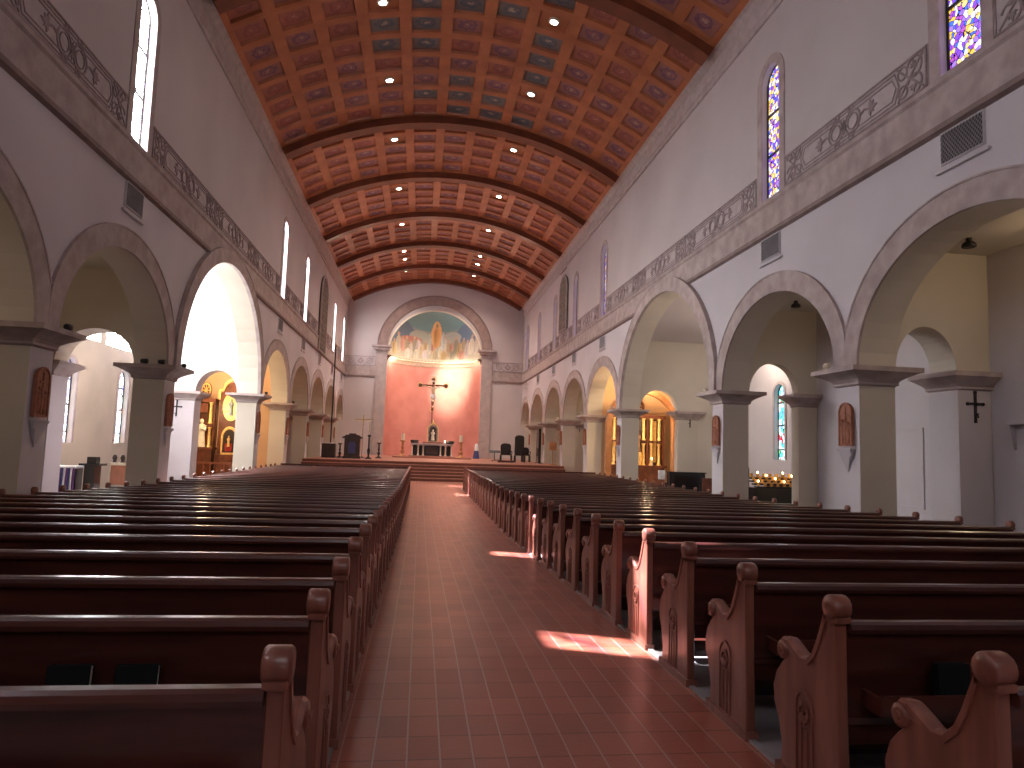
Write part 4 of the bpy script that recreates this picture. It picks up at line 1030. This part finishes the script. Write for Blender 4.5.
t = thing('ambry_box', 'orange-brown wooden box on a slim post before a right pillar', 'box', (7.55, 39.3, PLZ))
m = MB(); m.lathe([(.16, 0), (.14, .04), (.03, .08), (.025, .85)], seg=10); m.build('stand', WOODL, t)
m = MB(); m.box(-.19, .19, -.14, .14, .85, 1.32); m.build('box', WOODL, t, bevel=.01); m = MB(); m.box(-.15, .15, -.155, -.14, .9, 1.27); m.build('door', WOODL, t)
t = thing('draped_stand', 'narrow stand draped in dark blue with white cloth on top, right edge of the apse', 'stand', (4.2, 52.6, PLZ))
m = MB(); m.lathe([(.26, 0), (.24, .1), (.17, .55), (.15, .72)], seg=14); m.build('blue_drape', BLUE, t)
m = MB(); m.lathe([(.19, .60), (.17, .72), (.14, 1.0), (.08, 1.12), (.01, 1.15)], seg=14); m.build('white_cloth', CLOTH, t)

# ------------------------------------------------------------------ side chapels
def gilt_col(m, x, y, z0, z1, r=.07):
    h = z1-z0; m.lathe([(r*1.5, z0), (r*1.5, z0+.06), (r, z0+.1), (r*1.08, z0+h*.5), (r*.85, z1-.12), (r*1.5, z1-.04), (r*1.5, z1)], (x, y, 0), 12)
FB = -.28
# left: statue retable and golden oval retable
t = thing('statue_retable', 'carved wooden retable with white statue between gilded columns, left chapel', 'retable', (-9.66, 32.2, FB)); t.scale = (.62, 1, 1)
m = MB(); m.box(-.8, .8, -.1, .5, 0, 1.35); m.box(-.9, .9, -.2, .5, 1.35, 1.45); m.build('plinth', WOODR, t)
m = MB(); m.box(-.78, -.7, .1, .5, 1.45, 3.5); m.box(.7, .78, .1, .5, 1.45, 3.5); m.box(-.8, .8, .4, .5, 1.45, 3.6); m.box(-.85, .85, -.08, .5, 3.45, 3.62); m.build('frame', WOODR, t)
for x in (-.52, .52):
    for z0, z1 in ((1.45, 2.35), (2.5, 3.45)):
        m = MB(); gilt_col(m, x, .05, z0, z1, .10); m.build('column', GOLD, t)
m = MB(); m.box(-.72, .72, -.05, .4, 2.35, 2.5) if False else m.box(-.72, -.36, -.05, .4, 2.35, 2.5); m.box(.36, .72, -.05, .4, 2.35, 2.5); m.box(-.3, .3, .0, .35, 3.0, 3.4); m.build('canopy', WOODR, t)
m = MB(); m.lathe([(.36, -.05), (.36, .05)], (0, .3, 4.0), 20, ax='Y'); o = m.build('wheel', WOODR, t)
m = MB(); m.ribbon([(.3*math.cos(2*PI*k/20), 4.0+.3*math.sin(2*PI*k/20)) for k in range(20)], .07, lambda u, v, d: (u, .25-d, v), .05, closed=True)
for k in range(8): a = 2*PI*k/8; m.ribbon([(0, 4.0), (.3*math.cos(a), 4+.3*math.sin(a))], .04, lambda u, v, d: (u, .25-d, v), .04)
m.build('tracery', GOLD, o)
m = MB(); statue(m, (0, 0, 0), 1.25); tag(m.build('statue', IVORY, loc=(-9.66, 32.15, FB+1.462)), 'white robed saint statue in the left chapel retable', 'statue')
t = thing('oval_retable', 'tall gilded altarpiece with glowing oval medallion over a small niche, left chapel', 'retable', (-8.50, 32.3, FB)); t.scale = (.74, 1, 1)
m = MB(); m.box(-.75, .75, -.1, .4, 0, 1.15); m.build('plinth', WOODR, t)
m = MB(); m.prism([(-.7,1.15),(.7,1.15),(.7,3.9),(.5,3.95),(.42,4.15),(.25,4.32),(0,4.4),(-.25,4.32),(-.42,4.15),(-.5,3.95),(-.7,3.9)], 'Y', .1, .4); m.build('frame', WOODR, t)
m = MB(); m.ribbon([(-.72,3.6),(-.72,4.0),(-.5,4.05),(-.4,4.3),(0,4.55),(.4,4.3),(.5,4.05),(.72,4.0),(.72,3.6)], .14, lambda u, v, d: (u, .1-d, v), .1); m.build('gilt_crest', GOLD, t)
m = MB(); m.lathe([(.5, -.03), (.5, .03)], (0, .06, 3.3), 24, ax='Y', sy=1.3); m.build('medallion', GOLD, t)
m = MB(); statue(m, (0, -.03, 2.9), .75); m.build('medallion_figure', paint('pale_blue_robe', (.35,.42,.45), None, 8, .6), t)
m = MB(); m.ribbon(win_pts(0, .42, 1.2, 2.35), .12, lambda u, v, d: (u, .1-d, v), .08, closed=True); m.build('niche_frame', GOLD, t)
m = MB(); m.prism(win_pts(0, .34, 1.25, 2.25), 'Y', .05, .1); m.build('niche', WOODK, t)
m = MB(); m.box(-.2, .2, -.02, .06, 1.3, 1.65); m.build('inner_shrine', RED, t); m = MB(); statue(m, (0, -.05, 1.5), .5); m.build('inner_figure', GOLD, t)
# balustrade
t = thing('wooden_balustrade', 'carved red-brown wooden altar rail before the left chapel retables', 'railing', (-8.7, 29.6, FB))
m = MB(); m.box(-1.7, 1.7, -.08, .08, .82, .9); m.build('top_rail', WOODB, t); m = MB(); m.box(-1.7, 1.7, -.08, .08, 0, .1); m.build('bottom_rail', WOODB, t)
for k in range(13):
    m = MB(); x = -1.6+k*3.2/12; m.lathe([(.05, .1), (.03, .18), (.065, .32), (.03, .48), (.045, .6), (.03, .7), (.05, .82)], (x, 0, 0), 8); m.build('baluster', WOODB, t)
candle((-7.35, 31.6, FB), 'short white candle stand glowing beside the left chapel opening', .2, .06, .95)
# left orange draped panel beyond
# right chapel retable with arched surround
t = thing('right_retable', 'three-bay gilded retable with columns and statue in the right chapel', 'retable', (10.3, 32.25, FB))
m = MB(); m.box(-1.35, 1.35, -.1, .5, 0, 1.15); m.box(-1.45, 1.45, -.2, .5, 1.15, 1.25); m.build('plinth', WOODR, t)
m = MB(); m.box(-1.35, 1.35, .4, .5, 1.25, 3.5)
for x in (-1.35, -.55, .47, 1.27): m.box(x, x+.08, .0, .5, 1.25, 3.55)
m.box(-1.42, 1.42, -.05, .5, 3.5, 3.66); m.box(-1.35, 1.35, .1, .42, 2.35, 2.42); m.build('frame', WOODR, t)
for x in (-1.15, -.78, -.33, .33, .72, 1.1):
    for z0, z1 in ((1.25, 2.3), (2.45, 3.5)):
        m = MB(); gilt_col(m, x, .02, z0, z1, .07); m.build('column', GOLD, t)
m = MB()
for x in (-.95, .92):
    m = MB(); m.prism([(x-.15, 1.4), (x+.15, 1.4), (x+.15, 3.4), (x-.15, 3.4)], 'Y', .33, .4); m.build('gilt_panel', GOLD, t)
m = MB(); m.ribbon([(.38*math.cos(2*PI*k/20), 4.05+.38*math.sin(2*PI*k/20)) for k in range(20)], .1, lambda u, v, d: (u, .3-d, v), .1, closed=True)
for k in range(6): a = 2*PI*k/6; m.ribbon([(0, 4.05), (.36*math.cos(a), 4.05+.36*math.sin(a))], .06, lambda u, v, d: (u, .3-d, v), .07)
m.build('wheel', WOODR, t)
m = MB(); m.box(-.35, .35, .05, .4, 2.9, 3.45); m.build('canopy', WOODK, t)
m = MB(); statue(m, (0, 0, 0), 1.0); tag(m.build('statue', paint('brown_robe', (.32,.16,.08), None, 8, .6), loc=(10.3, 32.2, FB+1.9)), 'brown robed statue in the centre of the right chapel retable', 'statue')
m = MB(); m.lathe([(.2, 0), (.25, .3), (.2, .62)], seg=12); tag(m.build('statue_pedestal', GOLD, loc=(10.3, 32.2, FB+1.252)), 'gilded pedestal under the brown robed statue', 'pedestal')
m = MB(); m.ribbon(win_pts(0, 1.62, 0, 4.75, 24)[2:]+[(-1.62, 0)], .24, lambda u, v, d: (u, .0-d, v), .35) ; m.ribbon([(1.62, 0), (1.62, 3.13)], .24, lambda u, v, d: (u, -d, v), .35)
tag(m.build('arched_surround', WOODL, loc=(10.3, 31.7, FB)), 'honey-coloured wooden arch framing the right chapel retable', 'arch')
for k, x in enumerate((9.6, 11.0)):
    candle((x, 32.08, FB+1.252), 'white candle on the %s side of the right retable shelf' % ('inner', 'outer')[k], .28, .04)
# piano and bench
t = thing('piano', 'black upright piano beside the right chapel opening', 'piano', (10.35, 26.0, FB))
m = MB(); m.box(-.72, .72, -.05, .3, 0, 1.12); m.build('case', BLACK, t, bevel=.01); m = MB(); m.box(-.76, .76, -.08, .33, 1.12, 1.16); m.build('lid', BLACK, t)
m = MB(); m.box(-.7, .7, .3, .55, .62, .72); m.build('keyboard', BLACK, t); m = MB(); m.box(-.65, .65, .34, .5, .72, .735); m.build('keys', IVORY, t)
for x in (-.66, .66): m = MB(); m.box(x-.04, x+.04, .45, .53, 0, .62); m.build('leg', BLACK, t)
t = thing('notice_stand', 'white paper notice on a dark stand left of the piano', 'sign', (9.35, 26.1, FB))
m = MB(); m.lathe([(.15, 0), (.02, .05), (.02, .9)], seg=10); m.build('stand', IRON, t); m = MB(); m.box(-.14, .14, -.03, .0, .85, 1.2); m.build('sheet', CLOTH, t)
for k, (x, y, w) in enumerate(((10.9, 24.3, 1.1), (11.2, 20.4, .9))):
    t = thing('wooden_bench', 'reddish wooden bench in the right transept %s' % ('beside the aisle pier' if k == 0 else 'below the stained-glass window'), 'bench', (x, y, FB))
    m = MB(); m.box(-w/2, w/2, -.2, .25, .42, .47); m.build('seat', WOODR, t); m = MB(); m.box(-w/2, w/2, .2, .25, .47, 1.0); m.build('backrest', WOODR, t)
    for x2 in (-w/2+.03, w/2-.03): m = MB(); m.box(x2-.03, x2+.03, -.2, .25, 0, .42); m.build('side_panel', WOODR, t)
# votive stand, seen below the right transept window
t = thing('votive_stand', 'large black iron votive candle stand in the right transept', 'candle stand', (10.6, 19.4, FB))
m = MB(); m.box(-.9, .9, -.3, .3, 0, .95); m.build('body', BLACK, t)
for k in range(4): m = MB(); m.box(-.9, .9, -.3+.15*k, -.16+.15*k, .95+.08*k, 1.0+.08*k); m.build('shelf', IRON, t)
for x in (-.9, .9): m = MB(); m.box(x-.04, x+.04, -.04+.3-.04, .34, 0, 1.5); m.sphere((x, .3, 1.53), .06); m.build('post', IRON, t)
vg = 'votive candles on the black stand'
q = 0
for r in range(4):
    for k in range(9):
        t = thing('votive_candle', 'amber votive candle glass, %s row of the black stand, %s place' % (['front', 'second', 'third', 'rear'][r], ORDN[k]), 'candle', (10.6-.8+k*.2, 19.4-.23+.15*r, FB+1.001+.08*r), vg)
        if q == 0:
            m = MB(); m.lathe([(.04, 0), (.05, .1), (.05, .12)], seg=10); vga = m.mesh('glass', paint('amber_glass', (.7,.38,.10), None, 8, .2)); m = MB(); m.lathe([(.002, .12), (.016, .14), (.001, .18)], seg=6); vfa = m.mesh('flame', FLAME); q = 1
        link('glass', vga, t)
        if (r*7+k*3) % 4 == 0: link('flame', vfa, t)
# left transept table, podium, panels
t = thing('display_table', 'table draped with blue, purple and white striped cloth in left transept', 'table', (-9.72, 20.6, FB)); t.scale = (.56, 1, 1)
m = MB(); m.box(-.75, .75, -.3, .3, .92, .98); m.build('table_top', CLOTH, t)
for k in range(15):
    x = -.72+k*.103; m = MB(); m.tube([(x, -.31, .03), (x+.01, -.34, .5), (x, -.31, .93)], [.05, .045, .04], 6); m.build('cloth_fold', [BLUE, CLOTH, paint('purple_cloth%d' % k, (.16,.06,.22), None, 5, .8)][k % 3], t)
for x in (-.7, .7): m = MB(); m.box(x-.03, x+.03, -.2, .2, 0, .92); m.build('leg', WOODK, t)
t = thing('podium', 'black podium between the striped table and orange panels', 'lectern', (-9.02, 20.7, FB)); t.scale = (.62, 1, 1)
m = MB(); m.box(-.22, .22, -.2, .2, 0, 1.0); m.build('body', BLACK, t); m = MB(); m.box(-.42, .42, -.26, .26, 1.0, 1.06); m.box(-.2, .2, -.1, .12, 1.06, 1.24); m.build('top', BLACK, t)
for k, x in enumerate((-6.5-.55, -6.0+.25)):
    pass
t = thing('orange_screen', 'low salmon-orange panel screen with pale posts in left transept', 'screen', (-8.35, 21.3, FB)); t.scale = (.42, 1, 1)
m = MB(); m.box(-1.1, 1.1, 0, .05, .45, 1.0); m.build('panel', paint('salmon_panel', (.45,.18,.11), None, 4, .6), t); m = MB(); m.box(-1.15, 1.15, -.03, .08, 1.0, 1.08); m.build('top_rail', IVORY, t)
for x in (-1.1, .15, 1.1): m = MB(); m.box(x-.04, x+.04, -.03, .08, 0, 1.05); m.build('post', IVORY, t)
for k, x in enumerate((-8.72, -8.5, -8.25, -8.0)):
    m = MB(); m.lathe([(.09, 0), (.06, .05), (.1, .14), (.05, .22)], seg=10, sx=.7, sy=.7); tag(m.build('dark_vase', WOODK, loc=(x, 21.325, FB+1.081)), 'small dark vase on the orange screen rail, %s from the left' % ORDN[k], 'vase')

# ------------------------------------------------------------------ light
def spot(loc, to, power, col, ang=60, size=.15, blend=.6):
    l = bpy.data.lights.new('spot_lamp', 'SPOT'); l.energy = power; l.color = col; l.spot_size = math.radians(ang); l.spot_blend = blend; l.shadow_soft_size = size
    o = bpy.data.objects.new('spot_lamp', l); COL.objects.link(o); o.location = loc
    o.rotation_euler = (Vector(to)-Vector(loc)).to_track_quat('-Z', 'Y').to_euler(); return o
def point(loc, power, col, size=.2):
    l = bpy.data.lights.new('point_lamp', 'POINT'); l.energy = power; l.color = col; l.shadow_soft_size = size
    o = bpy.data.objects.new('point_lamp', l); COL.objects.link(o); o.location = loc; return o
WC_ = (1, .72, .42)
spot((1.6, 50.5, 13.6), (2.5, 59.0, 6.9), 8500, (1, .84, .64), 24, .1, 1)
spot((.2, 50.5, 13.6), (-.2, 59.0, 6.0), 1100, (1, .80, .66), 55, .1, 1)
point((AC-3.0, 56.6, 8.3), 16, (1, .84, .62), .1); point((AC+2.9, 56.6, 8.3), 12, (1, .84, .62), .1)
for x, p in ((-2.0, 9), (.8, 10), (3.6, 9)): point((AC+(x-.8)*.75, 58.0 if abs(x-.8) < 1 else 57.2, 8.75), p, (1, .82, .58), .1)
for a, y, bi, r, sd in LIGHTS:
    if bi >= 5: q = vp(a, y, RV-.02); spot(q, (q[0], q[1]+1.5, 0), 240 if bi < 7 else 420, (1, .80, .66), 115, .11, 1)
    elif bi >= 3 and r == 5: q = vp(a, y, RV-.02); spot(q, (q[0], q[1]+1.0, 0), 160, (1, .80, .66), 100, .11, 1)
spot((.8, 46, 14), (.8, 50.5, 1), 250, (1, .85, .65), 30)
for s, x in ((-1, -8.9), (1, 10.3)):
    point((x, 30.9, 4.9), 80, WC_, .15); point((x, 30.6, 2.9), 48, WC_, .2)
    for y, pw in ((9.2, 9), (15.0, 3), (36.1, 9), (42, 8), (48, 7), (53.3, 6)):
        point((x if s > 0 else -8.1, y, 5.2), pw, (1, .74, .46), .15)
point((11.0, 22.5, 5.0), 45, (1, .85, .7), .2)
point((-8.9, 22.4, 3.6), 25, (1, .9, .8), .2)
sun = bpy.data.lights.new('sun', 'SUN'); sun.energy = 22; sun.angle = math.radians(.6); sun.color = (.97, .94, 1)
so = bpy.data.objects.new('sun', sun); COL.objects.link(so); so.rotation_euler = Vector((1, -.42, -1.06)).to_track_quat('-Z', 'Y').to_euler()
w = bpy.data.worlds.new('World'); S.world = w; w.use_nodes = True
w.node_tree.nodes['Background'].inputs[0].default_value = (.72, .82, 1, 1); w.node_tree.nodes['Background'].inputs[1].default_value = 1.2

# ------------------------------------------------------------------ camera
cam = bpy.data.cameras.new('camera'); cam.sensor_width = 36; cam.lens = 690/1024*36; cam.clip_end = 300; cam.clip_start = .05
co = bpy.data.objects.new('camera', cam); COL.objects.link(co)
ya, pi_, ro = (math.radians(v) for v in (7.33195, 5.27398, 1.90403))
F = Vector((math.sin(ya)*math.cos(pi_), math.cos(ya)*math.cos(pi_), math.sin(pi_)))
R0 = Vector((math.cos(ya), -math.sin(ya), 0)); U0 = R0.cross(F)
R = R0*math.cos(ro)+U0*math.sin(ro); U = U0*math.cos(ro)-R0*math.sin(ro)
co.matrix_world = Matrix(((R.x, U.x, -F.x, 0), (R.y, U.y, -F.y, 0), (R.z, U.z, -F.z, 1.6), (0, 0, 0, 1)))
S.camera = co
S.view_settings.view_transform = 'Standard'; S.view_settings.look = 'None'; S.view_settings.gamma = 1; S.view_settings.use_curve_mapping = False
S.view_settings.exposure = 1.72
S.cycles.use_denoising = True; S.cycles.max_bounces = 8; S.cycles.diffuse_bounces = 5; S.cycles.transparent_max_bounces = 8; S.cycles.sample_clamp_indirect = 8
